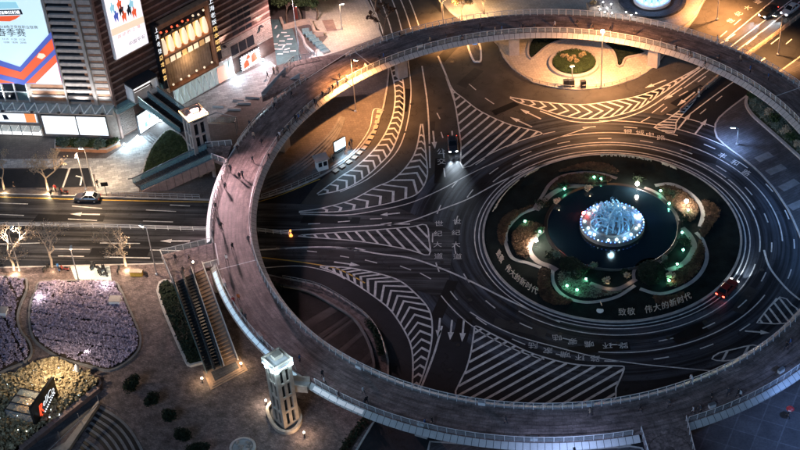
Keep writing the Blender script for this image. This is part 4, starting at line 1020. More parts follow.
# glass roof and white edged steps in the side forecourt
gr = thing('glass_roof', 'low blue glass roof near the lift tower top', 'roof', P(222, 122))
q = W([(205, 117), (216, 112.5), (236, 117), (235, 122), (220, 124), (206, 123)], 3.0)
for i in range(6):
    a0, a1 = q[0].lerp(q[2], i/6), q[0].lerp(q[2], (i+.94)/6); b0, b1 = q[5].lerp(q[3], i/6), q[5].lerp(q[3], (i+.94)/6)
    MB().add([a0, a1, b1, b0], [(0, 1, 2, 3)]).build('roof_pane', M['glass'], gr)
fr = MB(); fr.tube([p for p in q]+[q[0]], .09, 5); fr.build('roof_frame', M['steel'], gr)
for k_ in (0, 2, 3, 5): MB().tube([(q[k_].x, q[k_].y, .1), (q[k_].x, q[k_].y, 3)], .08, 6).build('post', M['steel'], gr)
for seg in ([(233, 100), (244, 100.5)], [(238, 103), (251, 103.5)], [(228, 109), (241, 109.5)], [(213, 106), (224, 106.5)], [(246, 97), (260, 98)]):
    MB().beam(P(*seg[0], .3), P(*seg[1], .3), .35, .5).build('stone_bench', M['concrete'], pav_nw)
# blue mosaic garden beyond the mall corner
mz = W([(271, 20), (283, 20), (293, 30), (302, 60), (277, 66)])
tag(MB().sheet(mz, .145).build('mosaic_paving', mat('blue_green_paving', (.09, .16, .17), rough=.6, var=.3, scale=.6)), kind='structure')
random.seed(3)
for (u, v_, a) in ((276, 27, 1.4), (278, 36, 1.4), (287, 36, .2), (290, 39, .1), (282, 41, 0), (289, 44, 0), (281, 45, .1), (284, 46, 1.3), (275, 44, .1), (276, 49, .1), (287, 49, .5), (280, 49, .1), (280, 54, .1), (293, 51, .1), (286, 52, 0), (284, 32.5, 0)):
    p = P(u, v_, .15); MB().box((p.x, p.y, .16), (1.1, .3, .03), a+WD).build('mosaic_bar', M['white'], pav_nw)
t = thing('garden_wall', 'angular pale garden wall round a hedge near the mall corner', 'wall', P(300, 30))
gw = W([(281, 22), (284, 30), (303, 25), (311, 24), (316, 37), (324, 36)]); MB().wall(resample(gw, 1), .5, .1, 1.2).build('wall', M['tan'], t)
gw = W([(296, 30), (303, 40), (306, 48), (314, 56)]); MB().wall(smooth(gw, 3), .4, .1, .9).build('inner_wall', M['concrete'], t)
cs = thing('water_cascade', 'blue-lit stepped water cascade beside the bridge\'s north-west edge', 'fountain', P(316, 48))
for k in range(7):
    a, c = P(303+k*3.2, 38+k*2.6), P(310+k*3.2, 37+k*2.4); MB().beam((a.x, a.y, 1.5-k*.2), (c.x, c.y, 1.5-k*.2), 1.3, .5).build('water_step', M['glass'], cs)
lamp('cascade_light', 'POINT', P(314, 47, 2.4), 90, (.35, .65, 1), cs, .2)
sq = W([(322, 21), (333, 20), (337, 31), (327, 32)])
tag(MB().sheet(sq, .15).build('paving_panel', M['brownband']), kind='structure')
# ------------------------------------------------------------------ plants
def leaf_cloud(mb, c, r, n, size, rnd, shell=.55, flat=.0):
    c = Vector(c); rx, ry, rz = r if isinstance(r, (tuple, list)) else (r, r, r)
    for _ in range(n):
        while True:
            d = Vector((rnd.uniform(-1, 1), rnd.uniform(-1, 1), rnd.uniform(-1, 1)))
            if .05 < d.length < 1: break
        d = d.normalized()*(shell+(1-shell)*rnd.random()**.6)*(0.86+.2*noise.noise(d*2.3+c*.7))
        p = c+Vector((d.x*rx, d.y*ry, d.z*rz)); s = size*rnd.uniform(.6, 1.4)
        a = Vector((rnd.gauss(0, 1), rnd.gauss(0, 1), rnd.gauss(0, 1))).normalized(); b_ = a.cross(Vector((rnd.gauss(0, 1), rnd.gauss(0, 1), rnd.gauss(0, 1)))).normalized()
        mb.add([p-a*s, p+b_*s*.6, p+a*s, p-b_*s*.6], [(0, 1, 2, 3)])
def branches(mb, p, d, L, r, depth, rnd, tips, spread=.55):
    q = p+d*L; mid = p+d*L*.5+Vector((rnd.gauss(0, .04*L), rnd.gauss(0, .04*L), 0))
    mb.tube([p, mid, q], [r, r*.85, r*.66], 5, cap=False)
    if depth == 0: tips.append(q); return
    tips.append(q) if depth < 2 else None
    for k in range(rnd.choice((2, 3, 3)) if depth > 1 else 3):
        nd = (d+Vector((rnd.gauss(0, spread), rnd.gauss(0, spread), rnd.uniform(-.1, .45)))).normalized()
        branches(mb, q, nd, L*rnd.uniform(.62, .82), r*.62, depth-1, rnd, tips, spread)
def tree(name, label, p, h, seed, leaf, nleaf=14, size=.22, bark='bark', depth=4, group=None, crown_r=None, spread=.55):
    rnd = random.Random(seed); t = thing(name, label, 'tree', p, 0, group)
    mb = MB(); tips = []
    branches(mb, Vector((0, 0, 0)), Vector((rnd.gauss(0, .05), rnd.gauss(0, .05), 1)).normalized(), h*.3, h*.028, depth, rnd, tips, spread)
    mb.build('trunk', M[bark], t, sm=True, local=True)
    cr = MB()
    for q in tips:
        leaf_cloud(cr, q, crown_r or h*.075, nleaf, size, rnd, .1)
    cr.build('crown', M[leaf], t, local=True)
    return t
def bush(name, label, p, r, seed, leaf='leaf_dark', n=900, size=.14, group=None, hz=.9, stem=True):
    rnd = random.Random(seed); t = thing(name, label, 'bush', p, 0, group)
    mb = MB(); 
    for k in range(9): leaf_cloud(mb, (rnd.gauss(0, r*.26), rnd.gauss(0, r*.26), r*hz*rnd.uniform(.7, 1.25)), (r*rnd.uniform(.4, .75), r*rnd.uniform(.4, .75), r*hz*rnd.uniform(.45, .75)), n//9, size, rnd, .35)
    mb.build('foliage', M[leaf], t, local=True)
    s_ = MB(); s_.tube([(0, 0, 0), (.03, .02, r*hz)], [.09, .05], 6); s_.build('stem', M['bark'], t, local=True)
    return t
def scatter_bed(parent, poly, leaf, n, size, z0=.2, h=.35, seed=1, name='ground_cover', rows=None, keep=None):
    rnd = random.Random(seed); mb = MB(); xs = [p.x for p in poly]; ys = [p.y for p in poly]
    k = 0; tries = 0
    while k < n and tries < n*12:
        tries += 1
        p = Vector((rnd.uniform(min(xs), max(xs)), rnd.uniform(min(ys), max(ys)), 0))
        if not inpoly(p, poly): continue
        if rows and (noise.noise(Vector((p.x*.5, p.y*.5, 3.0))) < -.6 or abs(((p.x*rows[0]+p.y*rows[1]) / rows[2]) % 1-.5) > .43): continue
        k += 1; hz = h*(.45+.55*rnd.random())*(1+.5*noise.noise(Vector((p.x*.9, p.y*.9, 0)))); s = size*rnd.uniform(.6, 1.4)
        for j in range(3):
            a = rnd.uniform(0, 6.28); d = Vector((math.cos(a), math.sin(a), 0)); e = Vector((-d.y, d.x, 0)); b_ = Vector((p.x, p.y, z0+hz))
            mb.add([b_-e*s*.3, b_+d*s*.8+e*s*.55+Vector((0, 0, s*rnd.uniform(-.2, .7))), b_+d*s*1.2+Vector((0, 0, s*rnd.uniform(-.4, .5))), b_+d*s*.8-e*s*.55+Vector((0, 0, s*rnd.uniform(-.2, .7)))], [(0, 1, 2, 3)])
    return tag(mb.build(name, M[leaf], parent), kind='stuff')
for k, (t, poly, lf, n, s_) in enumerate(BEDS): scatter_bed(t, inset(poly, .3), lf, n, s_, seed=k)
# hedge in the mall planter and three clipped bushes
scatter_bed(pln, inset(hp, .2), 'leaf', 1400, .2, .9, .5, 5, 'hedge')
for k, (u, v_) in enumerate(((64, 147), (83, 148), (101, 148))):
    bush('clipped_bush', 'round blue-green bush in the mall planter, %s of three' % ('left', 'middle', 'right')[k], P(u, v_, .9), 1.35, 20+k, 'leaf_blue', 1500, .12, 'round bushes in the mall planter')
# five dark round bushes in the south-west plaza
for k, (u, v_) in enumerate(((133, 390), (154, 405), (170, 422), (184, 441), (198, 456))):
    bush('round_bush', 'dark round clipped bush in the plaza row, %s from the top' % ('first', 'second', 'third', 'fourth', 'fifth')[k], P(u, v_, .13), 1.5+.1*(k == 2), 40+k, 'leaf_dark', 2400, .13, 'dark round bushes in a plaza row')
# purple flower beds
def bed(name, label, px, leaf, n, size, rows=None, h=.4, kerb='kerb_dark', seed=1, kh=.45, sub=4):
    pts = smooth(W(px), sub, True); c = sum(pts, Vector())/len(pts); t = thing(name, label, 'flower bed', (c.x, c.y, 0))
    MB().prism(inset(pts, .25), .1, .22).build('soil', M['soil'], t)
    MB().wall(resample(pts, .8, True), .35, .1, kh, closed=True).build('kerb', M[kerb], t)
    scatter_bed(t, inset(pts, .45), leaf, n, size, .25, h, seed, 'flowers', rows)
    return t
B1 = [(45, 283), (110, 283), (120, 290), (128, 307), (136, 325), (141, 340), (138, 353), (125, 365), (110, 372), (95, 369), (62, 360), (42, 348), (33, 338), (30, 323), (31, 306), (37, 291)]
bed('flower_bed', 'large rounded bed of purple-white flowers beside the road', B1, 'leaf_purple', 10500, .2, (.3, .95, 2.6), seed=11, h=.6)
bed('flower_bed', 'bed of purple flowers cut by the left edge of the picture', [(-60, 281), (20, 280), (27, 284), (27, 292), (21, 306), (18, 320), (22, 334), (30, 344), (32, 355), (26, 363), (12, 369), (-10, 377), (-70, 385)], 'leaf_purple', 7000, .2, (.9, .43, 3.2), seed=12, h=.6)
B3 = [(-60, 395), (0, 380), (20, 373), (45, 363), (58, 362), (78, 372), (97, 380), (101, 386), (91, 396), (26, 448), (-20, 480), (-80, 470)]
gold = bed('kiosk_garden', 'bed of lit golden shrubs around the black kiosk', B3, 'leaf_gold', 5000, .42, h=1.1, kerb='brownband', seed=13, kh=.6)
rnd = random.Random(5)
tiny = glow('fairy_light', (.6, .8, 1.0), 7)
pb3 = [p for p in smooth(W(B3), 4, True)]
for k in range(46):
    u, v_ = rnd.uniform(0, 98), rnd.uniform(364, 440); p = P(u, v_)
    if inpoly(p, pb3): MB().ball((p.x, p.y, 1.25), .06, 5, 3).build('fairy_light', tiny, gold)
# junction boxes in the purple beds
for u, v_, nm in ((116, 304, 'in the large purple bed'), (3, 315, 'in the purple bed at the left edge')):
    p = P(u, v_, .2); t = thing('service_box', 'pale square service box ' + nm, 'box', p, WD)
    MB().box((0, 0, .55), (1.7, 1.3, 1.1)).build('case', M['white'], t, local=True); MB().box((0, 0, 1.14), (1.85, 1.45, .09)).build('lid', M['concrete'], t, local=True)

# ------------------------------------------------------------------ roundabout island garden
isl = MB(); n = 120
isl.lathe([(ISR+.35, 0), (ISR+.35, .2), (ISR+.05, .2), (ISR, .16), (ISR-4, .5), (ISR-8, .75), (.01, .8)], (ISL.x, ISL.y, 0), n)
tag(isl.build('roundabout_island', M['lawn_dark']), kind='structure'); island = bpy.data.objects['roundabout_island']
MB().lathe([(ISR+.42, 0), (ISR+.42, .24), (ISR+.06, .24)], (ISL.x, ISL.y, 0), n).build('kerb', M['kerb'], island)
def iz(p): 
    r = (Vector((p.x, p.y, 0))-ISL).length
    return .8 if r < 12 else .75-(r-12.4)/4*.25 if r < 16.4 else max(.18, .5-(r-16.4)/4*.34)
def ipath(px, wd, m='stonepath', name='garden_path', lift=.05, sub=6, closed=False):
    pts = smooth(W(px, .8), sub, closed); mb = MB(); v = []
    for i, p in enumerate(pts):
        a, b_ = pts[max(0, i-1)], pts[min(len(pts)-1, i+1)]; t = (b_-a).normalized(); nn = Vector((-t.y, t.x, 0))*wd/2; z = iz(p)+lift
        v += [(p.x+nn.x, p.y+nn.y, z-.2), (p.x+nn.x, p.y+nn.y, z), (p.x-nn.x, p.y-nn.y, z), (p.x-nn.x, p.y-nn.y, z-.2)]
    f = []
    for i in range(len(pts)-1):
        for k in range(3): f.append((4*i+k, 4*i+k+1, 4*i+k+5, 4*i+k+4))
    return mb.add(v, f).build(name, M[m], island)
ipath([(589, 187), (570, 186), (560, 189), (550, 195), (541, 204), (536, 210)], 1.0)
ipath([(545, 229), (538, 234), (530, 244), (530, 252), (538, 261), (550, 266), (557, 270)], .9)
ipath([(590, 283), (608, 288.5), (622, 287), (636, 279)], .8)
ipath([(634, 279), (634, 271), (641, 262), (652, 259), (662, 263), (667, 270)], .5)
ipath([(668, 270), (677, 267), (687, 260), (694, 247), (690, 236), (682, 228)], 1.0)
ipath([(644, 188), (652, 191), (660, 196), (667, 204)], .8)
ipath([(534, 208), (542, 196), (550, 183), (562, 175), (580, 171.5), (600, 172.5), (617, 178)], .6)
ipath([(655, 185), (671, 183), (687, 190), (699, 201), (703, 213), (700, 226)], .7, 'concrete')
ipath([(506, 240), (507, 228), (520, 214), (536, 208)], .6, 'concrete'); ipath([(505, 240), (512, 256), (528, 262), (541, 267)], .6, 'concrete')
ipath([(553, 268), (553, 280), (560, 291), (574, 298.5), (592, 300.5), (616, 296), (635, 285)], .55, 'concrete')
ipath([(640, 288), (660, 292.5), (682, 286), (699, 274), (707, 257), (703, 240), (696, 232)], .6, 'concrete')
ipath([(486+0, 236), (492, 262), (516, 289), (550, 308), (590, 317)], .0001, 'concrete')
def ibed(label, px, leaf, nn, seed, size=.2, h=.3):
    pts = smooth(W(px, .8), 4, True); c = sum(pts, Vector())/len(pts); t = thing('garden_bed', label, 'flower bed', (c.x, c.y, iz(c)))
    rnd = random.Random(seed); mb = MB(); xs = [p.x for p in pts]; ys = [p.y for p in pts]; k = 0
    sb = MB(); ips = inset(pts, .1); sb.add([(p.x, p.y, iz(p)+.03) for p in ips]+[(c.x, c.y, iz(c)+.06)], [(i, (i+1) % len(ips), len(ips)) for i in range(len(ips))]); sb.build('soil', M['soil'], t)
    while k < nn:
        p = Vector((rnd.uniform(min(xs), max(xs)), rnd.uniform(min(ys), max(ys)), 0))
        if not inpoly(p, pts): k += .03; continue
        k += 1; s = size*rnd.uniform(.6, 1.4); b_ = Vector((p.x, p.y, iz(p)+.08+h*rnd.random()))
        for j in range(3):
            a = rnd.uniform(0, 6.28); d = Vector((math.cos(a), math.sin(a), 0)); e = Vector((-d.y, d.x, 0))
            mb.add([b_-e*s*.3, b_+d*s*.8+e*s*.5+Vector((0, 0, s*rnd.uniform(-.2, .6))), b_+d*s*1.2+Vector((0, 0, s*rnd.uniform(-.3, .4))), b_+d*s*.8-e*s*.5], [(0, 1, 2, 3)])
    tag(mb.build('ground_cover', M[leaf], t), kind='stuff'); return t
ibed('rusty ground cover bed inside the island\'s top path arc', [(550, 190), (560, 178), (580, 174), (600, 175), (612, 180), (598, 184), (572, 183), (558, 186)], 'leaf_rust', 1500, 1)
ibed('rusty bed on the island\'s outer rim above the fountain', [(560, 170), (585, 162), (605, 163), (618, 171), (612, 173), (590, 169), (570, 170)], 'leaf_rust', 1200, 2)
ibed('rusty bed bulging toward the island\'s left rim', [(500, 222), (508, 213), (525, 208), (533, 206), (522, 212), (508, 225), (503, 243), (498, 235)], 'leaf_rust', 1000, 3)
ibed('ground cover bed in the island\'s left lobe beside green lamps', [(512, 240), (516, 230), (528, 222), (544, 228), (534, 236), (527, 246), (529, 257), (517, 253)], 'leaf_rust', 1400, 4)
ibed('rusty bed low on the island\'s left between path and kerb', [(540, 270), (549, 270), (550, 284), (558, 294), (572, 300), (560, 303), (544, 298), (538, 286)], 'leaf_rust', 1200, 5)
ibed('dark bed below the fountain with green lamps', [(560, 272), (580, 275), (592, 286), (610, 292), (628, 289), (612, 294), (590, 297), (572, 294), (560, 285)], 'leaf_grey', 900, 6, .14)
ibed('bed inside the island\'s upper right lobe beside a white lamp', [(660, 187), (672, 186), (686, 193), (696, 203), (698, 213), (690, 222), (682, 214), (672, 206), (664, 196)], 'leaf_rust', 1500, 7)
ibed('rusty bed on the island\'s right rim', [(703, 200), (714, 203), (720, 211), (712, 225), (704, 236), (700, 232), (706, 215)], 'leaf_rust', 900, 8)
ibed('ground cover bed in the island\'s lower right lobe', [(674, 272), (688, 264), (697, 250), (700, 240), (704, 252), (698, 270), (682, 283), (668, 286), (668, 278)], 'leaf_rust', 1300, 9)
ibed('rusty bed low on the island\'s right side', [(654, 296), (668, 296), (684, 291), (682, 300), (668, 305), (658, 302)], 'leaf_rust', 700, 10)
ibed('dark round bed in the ring path right of the fountain', [(638, 268), (650, 262), (661, 267), (664, 276), (655, 284), (642, 282)], 'leaf_dark', 900, 11)
ibed('dark round bed left of the bottom path', [(560, 262), (570, 258), (582, 264), (586, 274), (578, 281), (564, 274)], 'leaf_dark', 900, 12)
# pool and fountain
fc_ = P(612, 226, .8)
fo = thing('fountain', 'round illuminated fountain of curling white jets in the roundabout', 'fountain', (fc_.x, fc_.y, .8))
MB().lathe([(11.0, -.02), (11.0, .1), (10.5, .12), (10.4, .06)], (fc_.x, fc_.y, .8), 72).build('pool_kerb', M['black'], fo)
MB().lathe([(10.45, .05), (.01, .05)], (fc_.x, fc_.y, .8), 72).build('pool_water', M['water'], fo)
MB().lathe([(5.2, .0), (5.2, .75), (4.85, .8), (4.8, .55), (3.6, .6), (3.5, .95), (.01, 1.0)], (fc_.x, fc_.y, .8), 48).build('basin', M['kerb_dark'], fo)
led_b = glow('fountain_blue', (.08, .22, 1.0), 2.5); led_c = glow('fountain_cyan', (.55, .9, 1.0), 4.5); led_r = glow('lamp_red', (1, .07, .05), 60); led_bl = glow('lamp_blue', (.2, .4, 1), 70)
for k in range(46):
    a = 2*math.pi*k/46; MB().ball((fc_.x+5.05*math.cos(a), fc_.y+5.05*math.sin(a), 1.66), .09, 6, 4).build('rim_light', led_b if k % 5 else led_c, fo)
rnd_j = random.Random(6)
for k in range(18):
    a = 2*math.pi*k/18+.1+rnd_j.gauss(0, .09); r = 4.2+rnd_j.uniform(-.25, .35); MB().ball((fc_.x+r*math.cos(a), fc_.y+r*math.sin(a), 1.55), .2, 8, 5).build('jet_light', led_c, fo)
jet = mat('fountain_spray', (.22, .4, .52), rough=.25, var=.15, scale=2)
jet.node_tree.nodes['Principled BSDF'].inputs['Emission Color'].default_value = (.2, .5, .95, 1); jet.node_tree.nodes['Principled BSDF'].inputs['Emission Strength'].default_value = .03
rnd = random.Random(4)
for k in range(22):
    a = 2*math.pi*k/22; r0 = 2.9+.5*(k % 2); mb = MB(); hgt = rnd.uniform(.7, 2.8); pts = []
    for j in range(11):
        t_ = j/10*math.pi*1.15; pts.append((fc_.x+(r0-1.4*(1-math.cos(t_))*.62)*math.cos(a+.35*j/10), fc_.y+(r0-1.4*(1-math.cos(t_))*.62)*math.sin(a+.35*j/10), 1.8+hgt*math.sin(t_)))
    mb.tube(pts, [.16-.007*j for j in range(11)], 6); mb.build('water_jet', jet, fo, sm=True)
for k in range(12):
    rr = (2.6, 1.9, 1.3)[k % 3]; zc = (2.3, 3.1, 4.0)[k % 3]; a0 = k*.9; mb = MB()
    mb.tube([(fc_.x+rr*math.cos(a0+j*.17), fc_.y+rr*math.sin(a0+j*.17), zc+.45*math.sin(j*.6+k)) for j in range(13)], [.05+.13*math.sin(math.pi*j/12) for j in range(13)], 6); mb.build('water_jet', jet, fo, sm=True)
for k in range(9):
    a = 2*math.pi*k/9+.3; mb = MB(); r0 = rnd.uniform(.6, 1.7); hh = rnd.uniform(1.8, 4.2)
    pts = [(fc_.x+(r0-.5*j/8)*math.cos(a+j*.16), fc_.y+(r0-.5*j/8)*math.sin(a+j*.16), 1.7+hh*(1-(1-j/8)**1.7)) for j in range(9)]
    mb.tube(pts, [.26-.02*j for j in range(9)], 6); mb.build('water_jet', jet, fo, sm=True)
sp_ = MB(); rs = random.Random(8)
for k in range(16): leaf_cloud(sp_, (fc_.x+rs.gauss(0, 1.4), fc_.y+rs.gauss(0, 1.4), rs.uniform(2.0, 4.6)), (.7, .7, .9), 70, .07, rs, .1)
for k in range(24):
    a = k*.2618; leaf_cloud(sp_, (fc_.x+3.2*math.cos(a), fc_.y+3.2*math.sin(a), 2.2), (.6, .6, .7), 40, .08, rs, .1)
tag(sp_.build('spray', jet, fo), kind='stuff')
lamp('fountain_light', 'POINT', (fc_.x, fc_.y, 7.2), 110, (.5, .82, 1), fo, .5)
for k in range(4):
    a = math.pi/2*k+.5; lamp('basin_light', 'POINT', (fc_.x+4*math.cos(a), fc_.y+4*math.sin(a), 2.0), 40, (.25, .55, 1), fo, .2)
# garden lamps: (u,v,colour,label)
lampmats = {}
def garden_lamp(u, v_, col, label, watts, rad_=.2, z=None, h=.5, strength=80, group='lamps in the roundabout garden', name='garden_lamp', reach=.0):
    p = P(u, v_, .9); zz = iz(p) if z is None else z; key = (tuple(col), strength)
    if key not in lampmats: lampmats[key] = glow('lamp_glow', col, strength)
    t = thing(name, label, 'lamp', (p.x, p.y, zz), 0, group)
    MB().tube([(0, 0, 0), (0, 0, h)], .06, 6).build('stem', M['darksteel'], t, local=True); MB().lathe([(.16, 0), (.16, .06), (.01, .08)], (0, 0, 0), 8).build('foot', M['darksteel'], t, local=True)
    MB().ball((0, 0, h+rad_*.8), rad_, 10, 6).build('bulb', lampmats[key], t, local=True, sm=True)
    if watts: lamp('lamp_light', 'POINT', (p.x, p.y, zz+h+rad_*1.7+.25), watts, col, t, .12)
GRN = (.2, 1.0, .62); WHT = (1, .9, .75); WRM = (1, .86, .68)
for u, v_, lab in ((525, 223, 'green lamp in the island\'s left lobe'), (540, 234, 'green lamp on the left inner path'), (564.5, 191, 'green lamp inside the top path arc'), (594, 179, 'green lamp above the fountain, left of a pair'), (601, 181, 'green lamp above the fountain, right of a pair'),
                   (660.5, 193, 'green lamp on the upper right path'), (669, 206, 'bright green lamp on the right path bend'), (688, 212, 'green lamp just below a white lamp'), (682, 235, 'green lamp right of the fountain'), (683, 252, 'small green lamp right of the pool'),
                   (677, 266, 'green lamp at the lower right path'), (669, 282, 'green lamp below a cream bush at lower right'), (567, 287, 'green lamp at lower left, left of three'), (577, 291, 'green lamp at lower left, lowest of three'), (586, 281, 'green lamp at lower left, right of three')):
    garden_lamp(u, v_, GRN, lab, 9, .17, strength=18)
for u, v_, col, lab, wt in ((637, 190, WHT, 'brilliant white lamp at the upper right of the pool', 12), (686, 207, WHT, 'brilliant white lamp in the upper right lobe', 12), (536, 246, WRM, 'warm white lamp inside the left path bend', 14)):
    garden_lamp(u, v_, col, lab, wt, .3, h=1.2, strength=160)
for u, v_, m, lab in ((583.5, 216.5, led_r, 'red'), (639.5, 219, led_bl, 'blue')):
    p = P(u, v_, .9); t = thing('pool_spotlight', 'brilliant %s spotlight at the fountain\'s edge' % lab, 'lamp', (p.x, p.y, .85), 0, 'coloured spotlights in the pool')
    MB().tube([(0, 0, 0), (0, 0, .6)], .07, 6).build('stem', M['darksteel'], t, local=True); MB().ball((0, 0, .8), .24, 10, 6).build('bulb', m, t, local=True)
    lamp('lamp_light', 'POINT', (p.x, p.y, 2.1), 40, (1, .15, .1) if lab == 'red' else (.2, .4, 1), t, .15)
for k, (u, v_, lab) in enumerate(((557, 204, 'cream lit bush near the top left path'), (588, 190, 'cream lit bush above the pool'), (606, 283, 'cream lit bush below the pool, left'), (627, 278, 'cream lit bush below the pool, right'), (670, 277, 'cream lit bush in the lower right'), (556, 257, 'small grey bush left of the pool'), (593, 268, 'small grey bush at the pool\'s lower edge'), (664, 262, 'green lit bush right of the ring path'))):
    p = P(u, v_, .9); bush('garden_bush', lab, (p.x, p.y, iz(p)), .8, 60+k, 'leaf_cream' if 'cream' in lab else 'leaf_grey', 300, .13)
    if 'cream' in lab: lamp('bush_light', 'POINT', (p.x+.2, p.y-1.0, iz(p)+.5), 4, (1, .8, .5), None, .1)
for k in range(12):
    a = math.pi/2-2*math.pi*k/12; r = 11.7+.5*((k*7) % 3); q = fc_+Vector((r*math.cos(a), r*math.sin(a), 0))
    bush('pool_shrub', 'low dark shrub on the fountain pool\'s edge at %s o\'clock' % ('twelve', 'one', 'two', 'three', 'four', 'five', 'six', 'seven', 'eight', 'nine', 'ten', 'eleven')[k], (q.x, q.y, iz(q)), .95+.25*((k*5) % 3), 200+k, 'leaf_dark', 240, .14, 'dark shrubs round the fountain pool', .6)
# rim letters standing on the island slope
def rim_letters(chars, label, a0, r, step, rz_off, size):
    t = thing('standing_letters', label, 'sign', ISL+Vector((r*math.cos(a0), r*math.sin(a0), iz(ISL+Vector((r*math.cos(a0), r*math.sin(a0), 0))))))
    for k, ch in enumerate(chars):
        if ch == ' ': continue
        a = a0+step*k/r; vs, fs = text_mesh(ch, 1, .06); mb = MB(); x = Vector((-math.sin(a), math.cos(a), 0))*(1 if step > 0 else -1)
        up = Vector((-math.cos(a)*.55, -math.sin(a)*.55, .83))
        c = ISL+Vector((r*math.cos(a), r*math.sin(a), 0)); c.z = iz(c)+size*.5; nn = x.cross(up)
        mb.add([c+x*(p.x*size)+up*(p.y*size)+nn*p.z for p in vs], fs).build('letter', M['tan'], t)
a_, r_ = aof(622, 316); rim_letters('致敬 伟大的新时代', 'white standing characters along the island\'s bottom rim', a_, 19.4, 1.35, 0, 1.25)
a_, r_ = aof(495, 259); rim_letters('致敬 伟大的新时代', 'white standing characters along the island\'s lower left rim', a_, 19.0, 1.3, 0, 1.25)
a_, r_ = aof(668, 165); rim_letters('代时新的大伟 敬致'[::-1], 'white standing characters along the island\'s top right rim', aof(676, 168)[0], 19.4, 1.5, 0, 1.45)
a_, r_ = aof(530, 176); rim_letters('致敬 伟大的新时代', 'white standing characters along the island\'s top left rim', aof(534, 174)[0], 19.6, 1.5, 0, 1.45)
# round keep-right sign on the island's lower edge
p = P(600, 312); t = thing('round_sign', 'small round blue-white sign on the island\'s bottom rim', 'sign', (p.x, p.y, iz(p)))
MB().tube([(0, 0, 0), (0, 0, 1.6)], .05, 6).build('post', M['steel'], t, local=True); MB().lathe([(.01, -.03), (.55, -.03), (.55, .03), (.01, .03)], (0, 0, 0), 16).build('disc', M['white'], t, local=True)
dsk = t.children[-1]; dsk.location = (0, 0, 1.9); dsk.rotation_euler = (rad(70), 0, 0)
# ------------------------------------------------------------------ north plaza, east lawn, refuges, fences
def disc_planter(name, label, u, v_, r, leaf, n, h=.4, tall=None):
    c = P(u, v_); t = thing(name, label, 'planter', (c.x, c.y, .13))
    MB().lathe([(r, 0), (r, .5), (r-.65, .55), (r-.7, .3)], (c.x, c.y, .1), 48).build('kerb', M['concrete'], t)
    MB().lathe([(r-.65, .35), (.01, .5)], (c.x, c.y, .1), 48).build('turf', M['grass'], t)
    poly = [Vector((c.x+(r-.8)*math.cos(a*.2618), c.y+(r-.8)*math.sin(a*.2618), 0)) for a in range(24)]
    scatter_bed(t, poly, leaf, n, .16, .5, h, 77, 'grass_tufts'); return t
cpl = (P(599, 64)-P(548, 64)).length/2
tp = disc_planter('round_planter', 'round grass planter with wide pale kerb on the north plaza', 574, 64.5, cpl, 'leaf', 2600)
for k, (dx, dy) in enumerate(((0, .5), (-1.3, .9), (1.4, .7), (.3, -.9), (-.8, -.3), (1.9, 1.2), (-2.0, 1.1))):
    c = P(574, 63); mb = MB(); leaf_cloud(mb, (c.x+dx, c.y+dy, 1.1), .55, 120, .12, random.Random(k)); mb.build('shrub', M['leaf_gold'], tp)
for lab, px in (('left', [(531, 60), (536, 57), (545, 49), (556, 43), (572, 38), (540, 36), (530, 44), (528, 55)]), ('right', [(604, 44), (612, 51), (616, 60), (617, 67), (622, 67), (626, 59), (640, 56), (645, 52), (625, 44)])):
    q = smooth(W(px), 3, True); t = thing('plaza_lawn', 'dark lawn with pale kerb on the %s of the round planter' % lab, 'lawn', q[0], group='dark lawns on the north plaza')
    MB().prism(inset(q, .2), .12, .3).build('turf', M['lawn_dark'], t); MB().wall(resample(q, .8, True), .4, .1, .42, closed=True).build('kerb', M['concrete'], t)
    scatter_bed(t, inset(q, .4), 'leaf_dark', 700, .18, .3, .25, 9)
def fence(name, label, px, h=1.0, step=1.6, z=.13, rails=(.45, .95), m='steel', sm=True, wd=.09, pr=.05, panel=None):
    pts = W(px); pts = smooth(pts, 5) if sm and len(pts) > 2 else pts; pts = resample(pts, step)
    t = thing(name, label, 'fence', (pts[0].x, pts[0].y, z))
    post = None
    for q in pts:
        if post is None:
            post = MB().box((0, 0, h/2), (wd, wd, h)).build('post', M[m], t, local=True); o = post
        else:
            o = post.copy(); COL.objects.link(o); o.parent = t
        o.location = (q.x-pts[0].x, q.y-pts[0].y, 0)
    for r in rails: MB().tube([(q.x, q.y, z+h*r) for q in pts], pr, 5).build('rail', M[m], t)
    if panel:
        for a, b_ in zip(pts, pts[1:]):
            MB().beam((a.x, a.y, z+h*.42), (b_.x, b_.y, z+h*.42), panel[0], h*.62).build('panel', M[panel[1]], t)
    return t
fence('plaza_fence', 'low steel fence along the north plaza kerb', [(500, 52), (514, 71), (532, 82.5), (556, 88), (576, 89.5), (604, 87.5), (622, 83), (640, 76)], .8, 1.5)
fence('median_barrier', 'pale panelled barrier in the middle of the north-east road', [(702, 92), (722, 75), (745, 58), (770, 40), (800, 17), (830, -6)], 1.0, 2.0, 0, (.95,), 'tan', False, .2, .06, (.16, 'tan'))
fence('median_barrier', 'low barrier leading to the small north-east hatched triangle', [(680, 112), (697, 97), (706, 89)], .9, 1.6, 0, (.95,), 'tan', False, .16, .05, (.14, 'brownband'))
fence('median_fence', 'white fence on the west road median inside the ring', [(258, 232), (272, 233.5), (289, 235)], .9, 1.2, 0, (.3, .6, .95), 'white', False)
fence('median_fence', 'white fence along the west road median beyond the bridge', [(-30, 226), (60, 227), (140, 229), (206, 231)], .9, 2.2, 0, (.3, .6, .95), 'white', False)
fence('kerb_fence', 'steel fence along the yellow-lined kerb under the west arc', [(262, 199), (290, 189), (320, 176)], .9, 1.4)
fence('island_fence', 'low fence round the planked terrace island', [(283, 279.5), (316, 286.5), (338, 297.5), (361, 313), (373, 325), (381, 339), (386.5, 358)], .8, 1.3)
